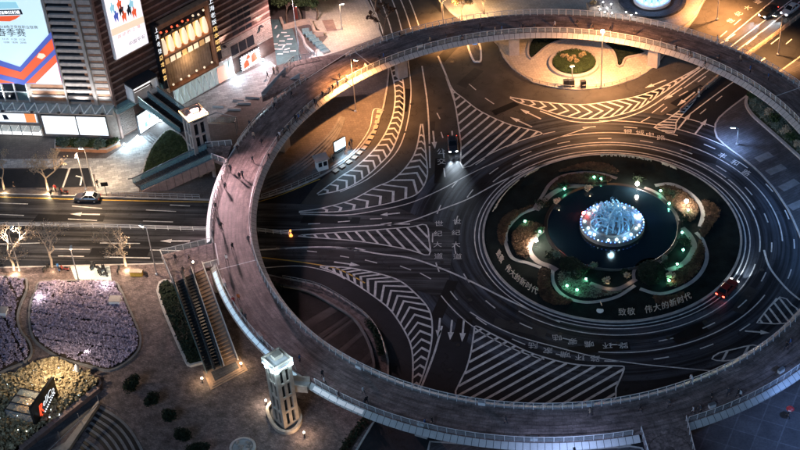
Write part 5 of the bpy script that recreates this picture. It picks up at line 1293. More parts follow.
fence('footway_fence', 'steel fence at the footway edge by the forecourt', [(112, 196), (150, 197.5), (200, 199)], .9, 1.3)
# bollards and refuge
p = P(291, 236); t = thing('orange_bollard', 'glowing orange bollard at the west median\'s end', 'bollard', p)
MB().lathe([(.3, 0), (.3, .12), (.17, .16), (.15, 1.25), (.01, 1.35)], (0, 0, 0), 10).build('body', glow('orange_bollard', (1, .3, .06), .9), t, local=True); MB().lathe([(.17, .7), (.175, .72), (.175, .95), (.17, .97)], (0, 0, 0), 10).build('white_band', M['white'], t, local=True)
p = P(698.5, 96); t = thing('warning_bollard', 'pale bollard at the nose of the north-east barrier', 'bollard', p)
MB().lathe([(.32, 0), (.32, .14), (.2, .2), (.18, 1.5), (.01, 1.6)], (0, 0, 0), 10).build('body', M['tan'], t, local=True); MB().lathe([(.19, .8), (.21, .82), (.21, 1.1), (.19, 1.12)], (0, 0, 0), 10).build('band', M['white'], t, local=True)
q = smooth(W([(468, 44), (473, 60), (477, 62), (481, 60), (479, 44)]), 4, True); t = thing('traffic_refuge', 'narrow kerbed refuge on the road below the bridge\'s top arc', 'traffic island', q[0])
MB().prism(inset(q, .25), 0, .16).build('paving', M['paver_dark'], t); MB().wall(q, .35, 0, .2, closed=True).build('kerb', M['white'], t)
p = P(475, 49); t = thing('keep_sign', 'small blue sign on the refuge under the bridge\'s top arc', 'sign', p); MB().tube([(0, 0, 0), (0, 0, 1.2)], .05, 6).build('post', M['steel'], t, local=True); MB().box((0, 0, 1.5), (.9, .12, .9)).build('plate', glow('blue_sign', (.03, .2, .6), .5), t, local=True)
# east shrub lawn
q = smooth(W([(752, 95), (747, 99), (746, 106), (752, 116), (764, 127), (780, 141), (800, 159), (830, 186), (850, 170), (800, 132), (770, 105)]), 3, True)
t = thing('east_lawn', 'long curved lawn with pale lit shrubs under the bridge\'s right arc', 'lawn', q[0]); MB().prism(inset(q, .25), .12, .3).build('turf', M['grass'], t); MB().wall(resample(q, 1, True), .5, .1, .5, closed=True).build('kerb', M['concrete'], t)
scatter_bed(t, inset(q, .5), 'leaf_grey', 3000, .26, .3, .7, 31)
for k, (u, v_) in enumerate(((762, 112), (768, 117), (774, 124), (779, 129), (785, 135), (791, 143), (758, 105), (797, 149), (752, 101))):
    bush('lawn_shrub', 'loose shrub on the east lawn, number %s down from its tip' % ('one', 'two', 'three', 'four', 'five', 'six', 'seven', 'eight', 'nine')[(8, 6, 0, 1, 2, 3, 4, 5, 7).index(k)], P(u, v_, .3), 1.0+.2*(k % 3), 90+k, ('leaf_grey', 'leaf_cream', 'leaf')[k % 3], 420, .17, 'shrubs on the east lawn')
for seg in ([(757, 160), (771, 154)], [(768, 173), (784, 166)], [(781, 189), (797, 181)], [(790, 208), (808, 200)]):
    MB().beam(P(*seg[0], .145), P(*seg[1], .145), 1.5, .03).build('crossing_bar', M['kerb_dark'], pav_e)
# tactile squares beside the inner north-west kerb
for k in range(13):
    pts = smooth(W([(336, 171), (352, 160), (366, 146), (375, 130), (379, 112)]), 6); c = _at(pts, k/12); d = (_at(pts, min(1, k/12+.02))-_at(pts, k/12-.02))
    MB().box((c.x, c.y, .14), (1.0, .8, .05), math.atan2(d.y, d.x)).build('paving_square', M['tan'], pav_nw)
line([(331, 168), (349, 156), (361, 143), (370, 128), (374, 110), (384, 111)], .16, 5, z=.15); 
# guard hut and display
p = P(322, 168, .13); t = thing('guard_hut', 'small white guard hut with dark windows inside the ring', 'hut', p, rad(20))
MB().box((0, 0, 1.1), (1.9, 1.5, 2.2)).build('walls', M['white'], t, local=True); MB().box((0, 0, 2.32), (2.5, 2.1, .18)).build('roof', M['concrete'], t, local=True)
for x in (-.45, .45): MB().box((x, -.76, 1.35), (.65, .04, .9)).build('window', M['window'], t, local=True)
MB().box((.97, 0, 1.0), (.04, .7, 1.8)).build('door', M['window'], t, local=True)
p = P(340, 150, .13); t = thing('display_stand', 'brilliant blue-white display screen by the kerb inside the ring', 'screen', p, rad(38))
MB().box((0, 0, 1.3), (2.6, .3, 2.2)).build('case', M['darksteel'], t, local=True); MB().box((0, -.17, 1.35), (2.4, .04, 1.9)).build('screen', glow('display', (.6, .85, 1), 1.5), t, local=True); MB().box((0, 0, .1), (2.0, .9, .2)).build('base', M['darksteel'], t, local=True)
lamp('display_light', 'SPOT', (p.x+.5, p.y-.7, 2.2), 700, (.4, .72, 1), t, .5, (p.x+5, p.y-6, 0), 130)
# hedges with parked bicycles' gap
def hedge(label, px, leaf, n, seed, wd=1.2, h=.8):
    pts = smooth(W(px), 5); t = thing('hedge', label, 'hedge', pts[0]); mb = MB(); rnd = random.Random(seed)
    for q in resample(pts, .7): leaf_cloud(mb, (q.x, q.y, .13+h*.6), (wd*.6, wd*.6, h*.7), n, .16, rnd, .3)
    mb.build('foliage', M[leaf], t); MB().ribbon(pts, wd, .15).build('soil', M['soil'], t); return t
hedge('dark hedge along the planked terrace\'s right edge', [(368, 324), (375, 333), (379, 344), (381, 356)], 'leaf_dark', 60, 1)
hedge('dark hedge beside the bottom left road edge', [(370, 419), (360, 429), (350, 443), (342, 456)], 'leaf_dark', 60, 2, 1.6)
hedge('reddish hedge at the planked terrace\'s left end', [(266, 283), (272, 286), (280, 290)], 'leaf_dark', 40, 3)
c = P(243, 449, .13); t = thing('rock_planter', 'small planter of pale rocks at the bottom edge', 'planter', c); MB().lathe([(1.9, 0), (1.9, .45), (1.55, .5), (1.5, .25), (.01, .3)], (0, 0, 0), 24).build('bowl', M['concrete'], t, local=True)
rnd = random.Random(2)
for k in range(16):
    a, r = rnd.uniform(0, 6.28), rnd.uniform(0, 1.3); MB().ball((r*math.cos(a), r*math.sin(a), .4), rnd.uniform(.15, .3), 6, 4, sz=.7).build('rock', M['greystone'], t, local=True)
# second illuminated fountain beyond the bridge
c = P(652, 1); R1 = (P(669, 1)-P(652, 1)).length
t = thing('round_pool', 'glowing blue-white round pool beyond the bridge at the top', 'fountain', (c.x, c.y, .13))
MB().lathe([(R1*2, 0), (R1*2, .5), (R1*2-.6, .5), (R1*2-.6, .15), (R1*1.12, .15)], (c.x, c.y, .13), 48).build('terrace', M['paver_dark'], t); MB().lathe([(R1*1.12, 0), (R1*1.12, .7), (R1, .75), (R1, .4)], (c.x, c.y, .13), 48).build('rim', M['white'], t)
MB().lathe([(R1, .5), (.01, .5)], (c.x, c.y, .13), 48).build('water', glow('lit_water', (.35, .6, 1.0), .3), t)
for k in range(14):
    a = 2*math.pi*k/14; MB().ball((c.x+R1*.75*math.cos(a), c.y+R1*.75*math.sin(a), .8), .16, 6, 4).build('pool_light', led_c, t)
for k in range(7):
    a = 2*math.pi*k/7; MB().tube([(c.x+1.5*math.cos(a), c.y+1.5*math.sin(a), .6), (c.x+1.3*math.cos(a), c.y+1.3*math.sin(a), 2.6), (c.x+.6*math.cos(a), c.y+.6*math.sin(a), 3.2)], [.16, .12, .05], 6).build('water_jet', jet, t)
lamp('pool_glow', 'POINT', (c.x, c.y, 4), 380, (.35, .55, 1), t, .4)
p2 = smooth(W([(706, -2), (696, 14), (684, 26), (660, 40)]), 6); MB().wall(p2, .4, .13, .45).build('kerb', M['concrete'], pav_ne)
for k, (u, v_) in enumerate(((603, 3), (607, 9), (611, 5), (605, 13), (612, 14), (600, 10), (626, 13), (631, 16), (636, 14))):
    garden_lamp(u, v_, (.95, .95, 1), 'tiny white light in the top planting, %s from the left' % ('second', 'fourth', 'fifth', 'third', 'sixth', 'first', 'seventh', 'eighth', 'ninth')[k], 0, .1, .13, .9, 40, 'tiny lights in the top planting', 'ground_light')
c = P(593, 9, .13); t = thing('flower_pot', 'pinkish square planter box by the bridge at the top', 'planter', c, .2); MB().box((0, 0, .6), (2.0, 1.6, 1.2), taper=1.15).build('pot', M['tan'], t, local=True); mb = MB(); leaf_cloud(mb, (0, 0, 1.5), (.9, .7, .5), 200, .14, random.Random(1)); mb.build('plant', M['leaf_gold'], t, local=True)
for (u, v_, lab) in ((566, 86.5, 'left'), (571.5, 86.5, 'middle'), (583, 87.5, 'right')):
    p = P(u, v_, .13); t = thing('utility_cabinet', 'dark utility cabinet at the plaza edge, %s of three' % lab, 'cabinet', p, .1, 'cabinets at the plaza edge')
    MB().box((0, 0, .75), (1.0, .7, 1.5)).build('case', M['darksteel'], t, local=True); MB().box((0, -.36, .75), (.8, .03, 1.2)).build('door', M['black'], t, local=True)

# ------------------------------------------------------------------ south-west kiosk, wall and grooved steps
KF = Face(P(38, 431), P(60, 399), 1)
kz = 4.7
k = thing('kiosk', 'black kiosk with red and white lettering among golden shrubs', 'kiosk', KF.pt(KF.L/2, .2))
KF.box(0, KF.L, .1, kz, -.4, 0).build('sign_wall', M['black'], k)
KF.box(.3, KF.L-1.6, .1, 2.6, -5.2, -5.0).build('back_wall', M['darksteel'], k)
KF.box(.3, .5, .1, 2.6, -5.0, -.4).build('side_wall', M['clearglass'], k); KF.box(KF.L-1.8, KF.L-1.6, .1, 2.6, -5.0, -.4).build('side_wall', M['clearglass'], k)
KF.box(.5, KF.L-1.8, .1, .3, -5.0, -.4).build('floor', M['tan'], k)
for q in range(4): KF.box(.4+q*(KF.L-2.2)/3, .55+q*(KF.L-2.2)/3, 2.6, 2.75, -5.2, -.4).build('roof_beam', M['darksteel'], k)
KF.box(.3, KF.L-1.6, 2.62, 2.66, -5.0, -.4).build('roof_glass', M['clearglass'], k)
for q in range(2): KF.box(1.2+q*1.5, 2.3+q*1.5, .3, 1.1, -3.6, -1.8).build('counter', M['tan'], k)
lamp('kiosk_light', 'POINT', KF.pt(KF.L*.45, 2.3, -2.8), 60, (1, .6, .3), k, .2)
sg_w = glow('kiosk_white', (.9, .95, 1), .4); sg_r = glow('kiosk_red', (.95, .09, .03), .4)
def slant(txt, q, z, size, m, sh=.25, dq=0):
    vs, fs = text_mesh(txt); MB().add([KF.pt(q+(p.x+p.y*sh)*size, z+p.y*size*1.15, .03) for p in vs], fs).build('lettering', m, k)
L_ = KF.L
slant('R', L_*.31, 2.5, 2.3, sg_r); slant('ellCo', L_*.66, 2.9, 1.55, sg_w)
for q in range(9): c = KF.pt(L_*.4+q*L_*.058, 1.45+.12*q*.8, .06); MB().ball(c, .13, 6, 4).build('dot_letter', sg_w, k)
sw = KF.pt(L_*.25, 2.0, .012); vs = [(L_*.26, 2.9), (L_*.30, 3.1), (L_*.40, 3.15), (L_*.40, 3.0), (L_*.31, 2.85), (L_*.29, 1.6), (L_*.36, 1.25), (L_*.35, 1.1), (L_*.26, 1.45)]
KF.poly(vs, .01, .015).build('red_swash', sg_r, k)
t = thing('white_sculpture', 'small white upright sculpture in the golden bed', 'sculpture', P(79, 376, .3))
MB().lathe([(.35, 0), (.45, .6), (.3, 1.2), (.42, 1.7), (.2, 2.3), (.01, 2.5)], (0, 0, 0), 10).build('figure', M['white'], t, local=True, sm=True); MB().box((0, 0, -.1), (1.0, 1.0, .3)).build('base', M['concrete'], t, local=True)
# sloping stone wall and walkway beside the kiosk bed
t = thing('stone_wall', 'diagonal pink-brown stone wall edging the kiosk garden', 'wall', P(60, 425))
for q in range(12):
    a, b_ = P(22, 452).lerp(P(99, 391), q/12), P(22, 452).lerp(P(99, 391), (q+.96)/12); MB().beam((a.x, a.y, .5), (b_.x, b_.y, .5), .9, .9).build('stone', M['brownband'], t)
t = thing('ramp_parapet', 'tapering tan parapet beside the dark ramp at lower left', 'wall', P(70, 430))
MB().prism(W([(99, 404), (100, 407), (70, 452), (40, 475), (40, 460), (66, 446)]), .1, .8).build('parapet', M['tan'], t); MB().tube([P(99, 403, 1.6), P(40, 458, 1.6)], .08, 6).build('handrail', M['steel'], t)
for q in range(4): c = P(99, 403).lerp(P(40, 458), q/3); MB().tube([(c.x, c.y, .1), (c.x, c.y, 1.6)], .06, 6).build('post', M['steel'], t)
ramp = W([(98, 395), (102, 399), (99, 402.5), (45, 452), (20, 470), (24, 453)])
tag(MB().sheet(ramp, .15).build('ramp_paving', M['paver_dark']), kind='structure')
st = thing('curved_steps', 'sweeping dark grooved curved steps at lower left', 'steps', P(95, 440))
for q in range(15):
    pts = [(100-q*1.5-(9 if q > 9 else 0)*0, 408+q*2.6+(6 if q > 9 else 0)), (118-q*1.9, 419+q*2.6+(6 if q > 9 else 0)), (131-q*2.3, 432+q*2.6+(6 if q > 9 else 0)), (141-q*2.6, 449+q*2.6+(6 if q > 9 else 0)), (146-q*2.8, 462+q*2.6+(6 if q > 9 else 0))]
    MB().wall(smooth(W(pts), 5), .42, .1, .22+.012*(q % 2)).build('step', M['black'] if q % 2 else M['kerb_dark'], st)

# ------------------------------------------------------------------ street trees
lt = lambda p, w_, c, par=None, z=.6: lamp('tree_uplight', 'POINT', (p.x+.3, p.y-1.2, z), w_, c, par, .12)
for kx, (u, v_, h, lf, lab, wt) in enumerate(((48, 190, 7.5, 'leaf_cream', 'bare street tree with warm lit branches beside the layby', 150), (14, 270, 8.5, 'leaf_cream', 'warm lit street tree at the picture\'s left edge', 150), (52, 267, 8, 'leaf_cream', 'thin bare street tree left of the scooters', 20), (126, 266, 8, 'leaf_cream', 'bare street tree with warm lit top near the escalator platform', 110), (4, 189, 7, 'leaf_cream', 'thin bare street tree at the left end of the layby', 60))):
    p = P(u, v_, .13); t = tree('street_tree', lab, p, h*1.15, 100+kx, lf, 3 if wt > 50 else 1, .12, 'barkpale', 5, 'bare street trees on the west road', .6, .75)
    lt(p, wt, (1, .72, .42), t)
for kx, (u, v_, h, lab) in enumerate(((442, 12, 6.5, 'golden lit tree beyond the bridge, left of the north group'), (462, 20, 6.5, 'golden lit tree beyond the bridge, front of the north group'), (484, 14, 6.5, 'golden lit tree beyond the bridge, right of the north group'), (468, 4, 6.5, 'golden lit tree beyond the bridge, rear of the north group'))):
    p = P(u, v_, .13); t = tree('lit_tree', lab, p, h, 130+kx, 'leaf_gold', 26, .22, 'bark', 4, 'golden lit trees beyond the bridge', .6); lt(p, 300, (1, .62, .3), t, 2.6)
for kx, (u, v_, h, lf, lab) in enumerate(((287, 24, 9, 'leaf', 'dark leafy tree behind the garden wall, left'), (301, 22, 9, 'leaf', 'dark leafy tree behind the garden wall, middle'), (317, 20, 9, 'leaf', 'dark leafy tree behind the garden wall, right'), (384, 36, 7, 'leaf_rust', 'thin bare tree beside the north road'), (376, 12, 7, 'leaf_rust', 'thin bare tree farther up the north road'))):
    p = P(u, v_, .13); tree('plaza_tree', lab, p, h, 150+kx, lf, 60 if kx < 3 else 3, .26, 'bark', 4, 'trees north-west of the bridge', 1.1 if kx < 3 else .4)
# ------------------------------------------------------------------ vehicles
paints = {}
def carpaint(c):
    if c not in paints:
        m = mat('car_paint', c, rough=.28, var=.06, scale=1, spec=.6); m.node_tree.nodes['Principled BSDF'].inputs['Coat Weight'].default_value = .6; paints[c] = m
    return paints[c]
hl = glow('headlight', (.85, .93, 1.0), 14); tl = glow('taillight', (1, .05, .03), 6); mglass = glassy('car_glass', (.01, .012, .015), .05)
def car(label, u, v_, u2, v2, paint, lights=True, group='cars on the roundabout roads', stripe=None, taxi=False, beam=900):
    a, b_ = P(u, v_), P(u2, v2); rz = math.atan2(b_.y-a.y, b_.x-a.x)
    t = thing('car', label, 'car', (a.x, a.y, .012), rz, group)
    # lower body lofted along x, half sections
    sec = [(-2.22, .62, .45, .78), (-2.15, .80, .3, .92), (-1.6, .88, .24, .98), (-.9, .90, .22, 1.0), (.4, .90, .22, .98), (1.1, .89, .22, .93), (1.8, .84, .25, .84), (2.15, .74, .3, .72), (2.25, .58, .42, .62)]
    mb = MB(); v = []; n = 8
    for x, w_, z0, z1 in sec:
        v += [(x, -w_*.86, z0), (x, -w_, z0+.12), (x, -w_, z1-.16), (x, -w_*.84, z1), (x, w_*.84, z1), (x, w_, z1-.16), (x, w_, z0+.12), (x, w_*.86, z0)]
    f = [(i*n+k, i*n+(k+1) % n, (i+1)*n+(k+1) % n, (i+1)*n+k) for i in range(len(sec)-1) for k in range(n)]+[tuple(range(n)), tuple((len(sec)-1)*n+n-1-k for k in range(n))]
    mb.add(v, f); body = mb.build('body', carpaint(paint), t, local=True, sm=False)
    g = MB(); v = [(-1.75, -.72, .96), (.85, -.72, .95), (.85, .72, .95), (-1.75, .72, .96), (-1.2, -.6, 1.42), (.1, -.6, 1.44), (.1, .6, 1.44), (-1.2, .6, 1.42)]
    g.add(v, [(0, 1, 5, 4), (1, 2, 6, 5), (2, 3, 7, 6), (3, 0, 4, 7)]); g.build('windows', mglass, t, local=True)
    r = MB(); r.add([(-1.22, -.61, 1.425), (.12, -.61, 1.445), (.12, .61, 1.445), (-1.22, .61, 1.425), (-1.1, -.5, 1.49), (0, -.5, 1.5), (0, .5, 1.5), (-1.1, .5, 1.49)], [(0, 1, 5, 4), (1, 2, 6, 5), (2, 3, 7, 6), (3, 0, 4, 7), (4, 5, 6, 7)])
    for s_ in (-1, 1):
        r.beam((.1, s_*.6, 1.44), (.83, s_*.72, .96), .07, .07); r.beam((-1.2, s_*.6, 1.42), (-1.72, s_*.72, .96), .09, .09); r.beam((-.5, s_*.6, 1.44), (-.45, s_*.73, .96), .08, .05)
    r.build('roof', carpaint(stripe or paint), t, local=True)
    for x in (-1.38, 1.38):
        for s_ in (-1, 1):
            w_ = MB(); w_.v = []; 
            ring = [(.2, -.1), (.33, -.1), (.34, 0), (.33, .1), (.2, .1)]
            tmp = MB().lathe([(q, z) for q, z in ring], (0, 0, 0), 14); vv = [(x+a_, s_*.8+c_, .34+b2) for a_, b2, c_ in tmp.v]; w_.add(vv, tmp.f)
            wo = w_.build('wheel', M['rubber'], t, local=True)
            rm = MB(); tmp = MB().lathe([(.01, .1), (.2, .08), (.2, -.08), (.01, -.1)], (0, 0, 0), 10); rm.add([(x+a_, s_*.8+c_, .34+b2) for a_, b2, c_ in tmp.v], tmp.f); rm.build('rim', M['steel'], wo, local=True)
    for s_ in (-1, 1):
        MB().box((2.17, s_*.58, .64), (.16, .3, .14)).build('headlight', hl if lights else M['white'], t, local=True)
        MB().box((-2.2, s_*.6, .74), (.1, .34, .14)).build('taillight', tl if lights else glow('tail_off', (.3, .02, .02), .1), t, local=True)
        MB().box((.55, s_*.98, .98), (.14, .2, .12)).build('mirror', carpaint(paint), t, local=True)
    if taxi: MB().box((-.5, 0, 1.56), (.2, .7, .14)).build('roof_light', scr_white, t, local=True)
    if lights and beam:
        d = Vector((math.cos(rz), math.sin(rz), 0)); n_ = Vector((-d.y, d.x, 0))
        for s_ in (-1, 1):
            h = a+d*2.35+n_*(.58*s_)+Vector((0, 0, .7)); lamp('headlight_beam', 'SPOT', h, beam, (.75, .88, 1), t, .06, h+d*12-Vector((0, 0, .72)), 42, .9)
    return t
car('dark car with white roof stopped at the kerb by the forecourt', 88, 200, 60, 199.2, (.02, .025, .03), False, stripe=(.7, .72, .74))
car('dark saloon with blue-white headlights driving down the north approach', 453, 147, 455, 175, (.03, .035, .045), beam=1000)
car('dark red saloon circulating on the right of the island', 727, 291, 740, 277, (.16, .015, .012))
car('black saloon on the north-east road heading for the ring', 768, 14, 752, 26, (.02, .02, .022), beam=1500)
car('white saloon on the north-east road behind the black one', 790, 12, 776, 22, (.5, .5, .5), beam=1500)

def scooter(label, u, v_, rz, col):
    p = P(u, v_, .13); t = thing('scooter', label, 'scooter', p, rz, 'scooters parked on the west footway')
    MB().add([(-.75, -.14, .45), (-.75, .14, .45), (-.1, .16, .4), (-.1, -.16, .4), (-.7, -.12, .72), (-.7, .12, .72), (-.05, .13, .68), (-.05, -.13, .68)], [(0, 1, 5, 4), (1, 2, 6, 5), (2, 3, 7, 6), (3, 0, 4, 7), (4, 5, 6, 7)]).build('body', carpaint(col), t, local=True)
    MB().box((-.4, 0, .77), (.7, .26, .1)).build('seat', M['black'], t, local=True); MB().box((.15, 0, .28), (.5, .26, .06)).build('footboard', M['darksteel'], t, local=True)
    MB().beam((.4, 0, .3), (.55, 0, .95), .3, .08).build('front_shield', carpaint(col), t, local=True); MB().tube([(.5, -.3, 1.05), (.52, 0, 1.0), (.5, .3, 1.05)], .03, 5).build('handlebar', M['darksteel'], t, local=True)
    for x in (-.6, .62):
        tmp = MB().lathe([(.1, -.05), (.22, -.05), (.22, .05), (.1, .05)], (0, 0, 0), 10); MB().add([(x+a_, c_, .22+b2) for a_, b2, c_ in tmp.v], tmp.f).build('wheel', M['rubber'], t, local=True)
sc_cols = [(.02, .02, .02), (.03, .03, .035), (.3, .05, .03), (.04, .12, .3), (.02, .02, .025)]
for k, (u, v_, lab) in enumerate(((46, 270, 'dark scooter alone left of the pale paving'), (59, 270, 'blue scooter beside the pale paving'), (65, 270.5, 'red scooter beside the pale paving'), (92, 268, 'dark scooter at the left of the scooter row'), (97, 269, 'black scooter second in the scooter row'), (101, 271, 'dark scooter third in the scooter row'), (105, 271, 'dark scooter fourth in the scooter row'), (104, 276, 'black scooter in front of the scooter row'), (119, 272, 'black scooter right of the scooter row'), (145, 275, 'dark scooter beside the yellow box near the platform'), (53, 193, 'black scooter under the tree by the layby'), (61, 193, 'dark scooter with red tail by the layby'), (64.5, 193.5, 'red scooter by the layby'))):
    scooter(lab, u, v_, rad(60+25*((k*37) % 5)), (.3, .04, .03) if lab.startswith('red') else (.04, .14, .35) if lab.startswith('blue') else sc_cols[(k*2) % 2])
p = P(137, 275, .13); t = thing('yellow_bin', 'long yellow-tan box beside the footway tree', 'box', p, WD); MB().box((0, 0, .45), (2.0, .8, .9)).build('case', M['paint_y'], t, local=True); MB().box((0, 0, .93), (2.1, .9, .08)).build('lid', M['tan'], t, local=True)
tag(MB().sheet(W([(70, 266), (110, 266.5), (112, 283), (76, 282)]), .142).build('pale_paving', mat('pale_blue_paving', (.42, .5, .52), rough=.6, var=.2, scale=.4)), kind='structure')

# ------------------------------------------------------------------ people
def body_mesh(pose, seed):
    rnd = random.Random(seed); st = pose
    V = {}; E = []; Rr = {}
    def pt(n, x, y, z, r, ry=None): V[n] = (x, y, z); Rr[n] = (r, ry or r)
    pt('pelvis', 0, 0, .93, .15, .11); pt('waist', 0, .01, 1.08, .135, .1); pt('chest', 0, .02, 1.28, .165, .115); pt('neckb', 0, .02, 1.42, .09, .075); pt('neck', 0, .03, 1.49, .055); pt('jaw', 0, .045, 1.55, .075, .085); pt('head', 0, .04, 1.63, .085, .1); pt('crown', 0, .03, 1.71, .055, .065)
    E += [('pelvis', 'waist'), ('waist', 'chest'), ('chest', 'neckb'), ('neckb', 'neck'), ('neck', 'jaw'), ('jaw', 'head'), ('head', 'crown')]
    for s_, ph in ((-1, 1), (1, -1)):
        k = str(s_); f = st*ph
        pt('hip'+k, .1*s_, 0, .86, .095); pt('knee'+k, .1*s_, .16*f+.04, .48, .065); pt('ank'+k, .1*s_, .3*f-(.06 if f < 0 else 0), .1, .045); pt('toe'+k, .11*s_, .3*f+.14, .045, .04)
        E += [('pelvis', 'hip'+k), ('hip'+k, 'knee'+k), ('knee'+k, 'ank'+k), ('ank'+k, 'toe'+k)]
        g = -f
        pt('sho'+k, .19*s_, .02, 1.38, .07); pt('elb'+k, .23*s_, .12*g-.02, 1.12, .05); pt('wri'+k, .22*s_, .22*g+.06, .9, .036); pt('han'+k, .21*s_, .25*g+.08, .8, .035); pt('fin'+k, .2*s_, .26*g+.1, .72, .02); pt('thu'+k, .17*s_, .24*g+.12, .8, .014)
        E += [('neckb', 'sho'+k), ('sho'+k, 'elb'+k), ('elb'+k, 'wri'+k), ('wri'+k, 'han'+k), ('han'+k, 'fin'+k), ('han'+k, 'thu'+k)]
    names = list(V); bm = bmesh.new(); ly = bm.verts.layers.skin.verify(); vs = {n: bm.verts.new(V[n]) for n in names}
    for a, b_ in E: bm.edges.new((vs[a], vs[b_]))
    for n in names: vs[n][ly].radius = Rr[n]; vs[n][ly].use_root = (n == 'pelvis')
    me = bpy.data.meshes.new('tmp'); bm.to_mesh(me); bm.free(); o = bpy.data.objects.new('tmp', me); COL.objects.link(o)
    o.modifiers.new('s', 'SKIN').use_smooth_shade = True; o.modifiers.new('d', 'SUBSURF').levels = 1
    bpy.context.view_layer.update(); m2 = bpy.data.meshes.new_from_object(o.evaluated_get(bpy.context.evaluated_depsgraph_get()))
    bpy.data.objects.remove(o); return m2
skin = mat('skin', (.5, .31, .22), rough=.6, var=.1, scale=4); hairm = mat('hair', (.015, .012, .01), rough=.5, var=.2, scale=6); shoe = mat('shoes', (.03, .03, .03), rough=.5, var=.2, scale=4)
COLS = {'black': (.02, .02, .024), 'dark grey': (.07, .07, .08), 'white': (.62, .62, .62), 'orange': (.6, .16, .03), 'red': (.42, .03, .03), 'blue': (.06, .13, .32), 'beige': (.42, .33, .24)}
cloth = {n: mat('cloth', c, rough=.85, var=.2, scale=5) for n, c in COLS.items()}; trou = mat('trousers', (.03, .033, .045), rough=.85, var=.2, scale=5)
POSES = [body_mesh(.0, 1), body_mesh(.8, 2), body_mesh(-.9, 3)]
BM = {}
def person_mesh(pose, col):
    key = (pose, col)
    if key in BM: return BM[key]
    me = POSES[pose].copy(); me.name = 'person'
    me.materials.clear()
    for m in (cloth[col], trou, skin, hairm, shoe): me.materials.append(m)
    for p in me.polygons:
        c = p.center; i = 0
        if c.z > 1.475: i = 3 if (c.z > 1.63 or c.y < .02) else 2
        elif c.z < .09: i = 4
        elif abs(c.x) > .15 and c.z < .9 and c.z > .66: i = 2
        elif c.z < .84: i = 1
        p.material_index = i; p.use_smooth = True
    BM[key] = me; return me
def person(label, u, v_, z, col, rnd, group=None, rz=None, pos=None):
    p = pos or P(u, v_, z)
    o = bpy.data.objects.new('person', person_mesh(rnd.choice((0, 1, 1, 2, 2)), col)); COL.objects.link(o)
    o.location = p; o.rotation_euler = (0, 0, rz if rz is not None else math.atan2(p.y, p.x)+rnd.choice((0, math.pi))+rnd.gauss(0, .35)); s_ = rnd.uniform(.95, 1.06); o.scale = (s_, s_, s_)
    return tag(o, label, 'person', group)
rnd = random.Random(21)
PEOPLE = [(275, 110), (303, 116), (315, 105), (317, 107), (323, 98), (338, 88), (254, 139), (253, 163), (278, 141), (280, 139), (269, 160), (289, 132), (216, 210), (249, 243), (239, 301), (234, 305), (242, 316), (246, 321), (323, 378), (325, 385), (363.6, 394), (365, 407), (367, 404), (339, 399), (432, 425), (425, 426), (691, 383), (728, 396), (738, 397), (740, 398), (693, 414), (700, 413), (711, 400), (669, 407), (786, 350), (790, 346), (661, 45), (718, 61), (750, 73), (717, 43), (577, 27), (591, 32), (593, 31), (520, 31), (523, 31), (502, 33), (495, 34), (535, 30), (357, 71), (366, 70), (353, 66), (340, 81), (400, 39), (462, 41), (705, 68), (768, 80), (740, 62), (226, 190), (222, 230), (227, 262), (240, 180), (243, 178), (262, 146), (284, 134), (296, 122), (299, 121), (308, 112), (330, 94), (333, 92), (347, 82), (292, 98), (250, 128), (238, 152), (231, 172), (380, 62), (384, 60), (430, 44), (446, 40), (480, 30), (555, 28), (610, 34), (634, 36), (676, 52), (690, 58), (233, 250), (300, 362), (590, 416), (506, 424), (640, 412)]
cl = ['black', 'dark grey', 'black', 'dark grey', 'black', 'blue', 'beige', 'dark grey', 'black', 'white']
info = []
for k, (u, v_) in enumerate(PEOPLE):
    p = P(u, v_, ZD); a = math.degrees(math.atan2(p.y, p.x)) % 360; col = {(239, 301): 'orange', (234, 305): 'red', (363.6, 394): 'white', (691, 383): 'white', (693, 414): 'white', (750, 73): 'blue'}.get((u, v_), cl[k % 10])
    sec = ('right', 'upper right', 'top', 'upper left', 'left', 'lower left', 'bottom', 'lower right')[int((a+22.5) // 45) % 8]
    info.append((sec, a, math.hypot(p.x, p.y), col, u, v_))
ordn = ['first', 'second', 'third', 'fourth', 'fifth', 'sixth', 'seventh', 'eighth', 'ninth', 'tenth', 'eleventh', 'twelfth', 'thirteenth', 'fourteenth', 'fifteenth', 'sixteenth', 'seventeenth', 'eighteenth', 'nineteenth', 'twentieth', 'twenty-first', 'twenty-second', 'twenty-third', 'twenty-fourth', 'twenty-fifth', 'twenty-sixth', 'twenty-seventh', 'twenty-eighth']
for sec in set(i[0] for i in info):
    lst = sorted([i for i in info if i[0] == sec], key=lambda i: i[4])
    for n_, (s_, a, r, col, u, v_) in enumerate(lst):
        side = 'by inner railing' if r < 49 else 'by outer railing' if r > 51.3 else 'mid deck'
        person('person in %s, %s from left on bridge\'s %s stretch, %s' % (col, ordn[n_], sec, side), u, v_, ZD, col, rnd, 'people on the ring footbridge')
for u, v_, col, lab in ((345, 153, 'dark grey', 'person beside the brilliant display screen, left of the group'), (350, 149, 'black', 'person right of the brilliant display screen'), (352, 146, 'black', 'person farthest right of the display group'), (334, 163, 'black', 'person between the guard hut and the display'), (332, 161, 'beige', 'person in beige beside the guard hut'), (268, 79, 'black', 'person in black on the ground below the triangular platform'), (274, 74, 'beige', 'person in beige on the ground below the triangular platform'), (278, 73, 'beige', 'second person in beige below the triangular platform'), (56, 192, 'red', 'person in red beside the scooters by the layby'), (15, 189, 'black', 'person in black on the footway at far left by the layby'), (98, 187, 'black', 'person in black beside the ramp post'), (30, 368, 'black', 'person in dark clothes between the purple and golden beds')):
    person(lab, u, v_, .14, col, rnd, 'people at ground level', rnd.uniform(0, 6.28))
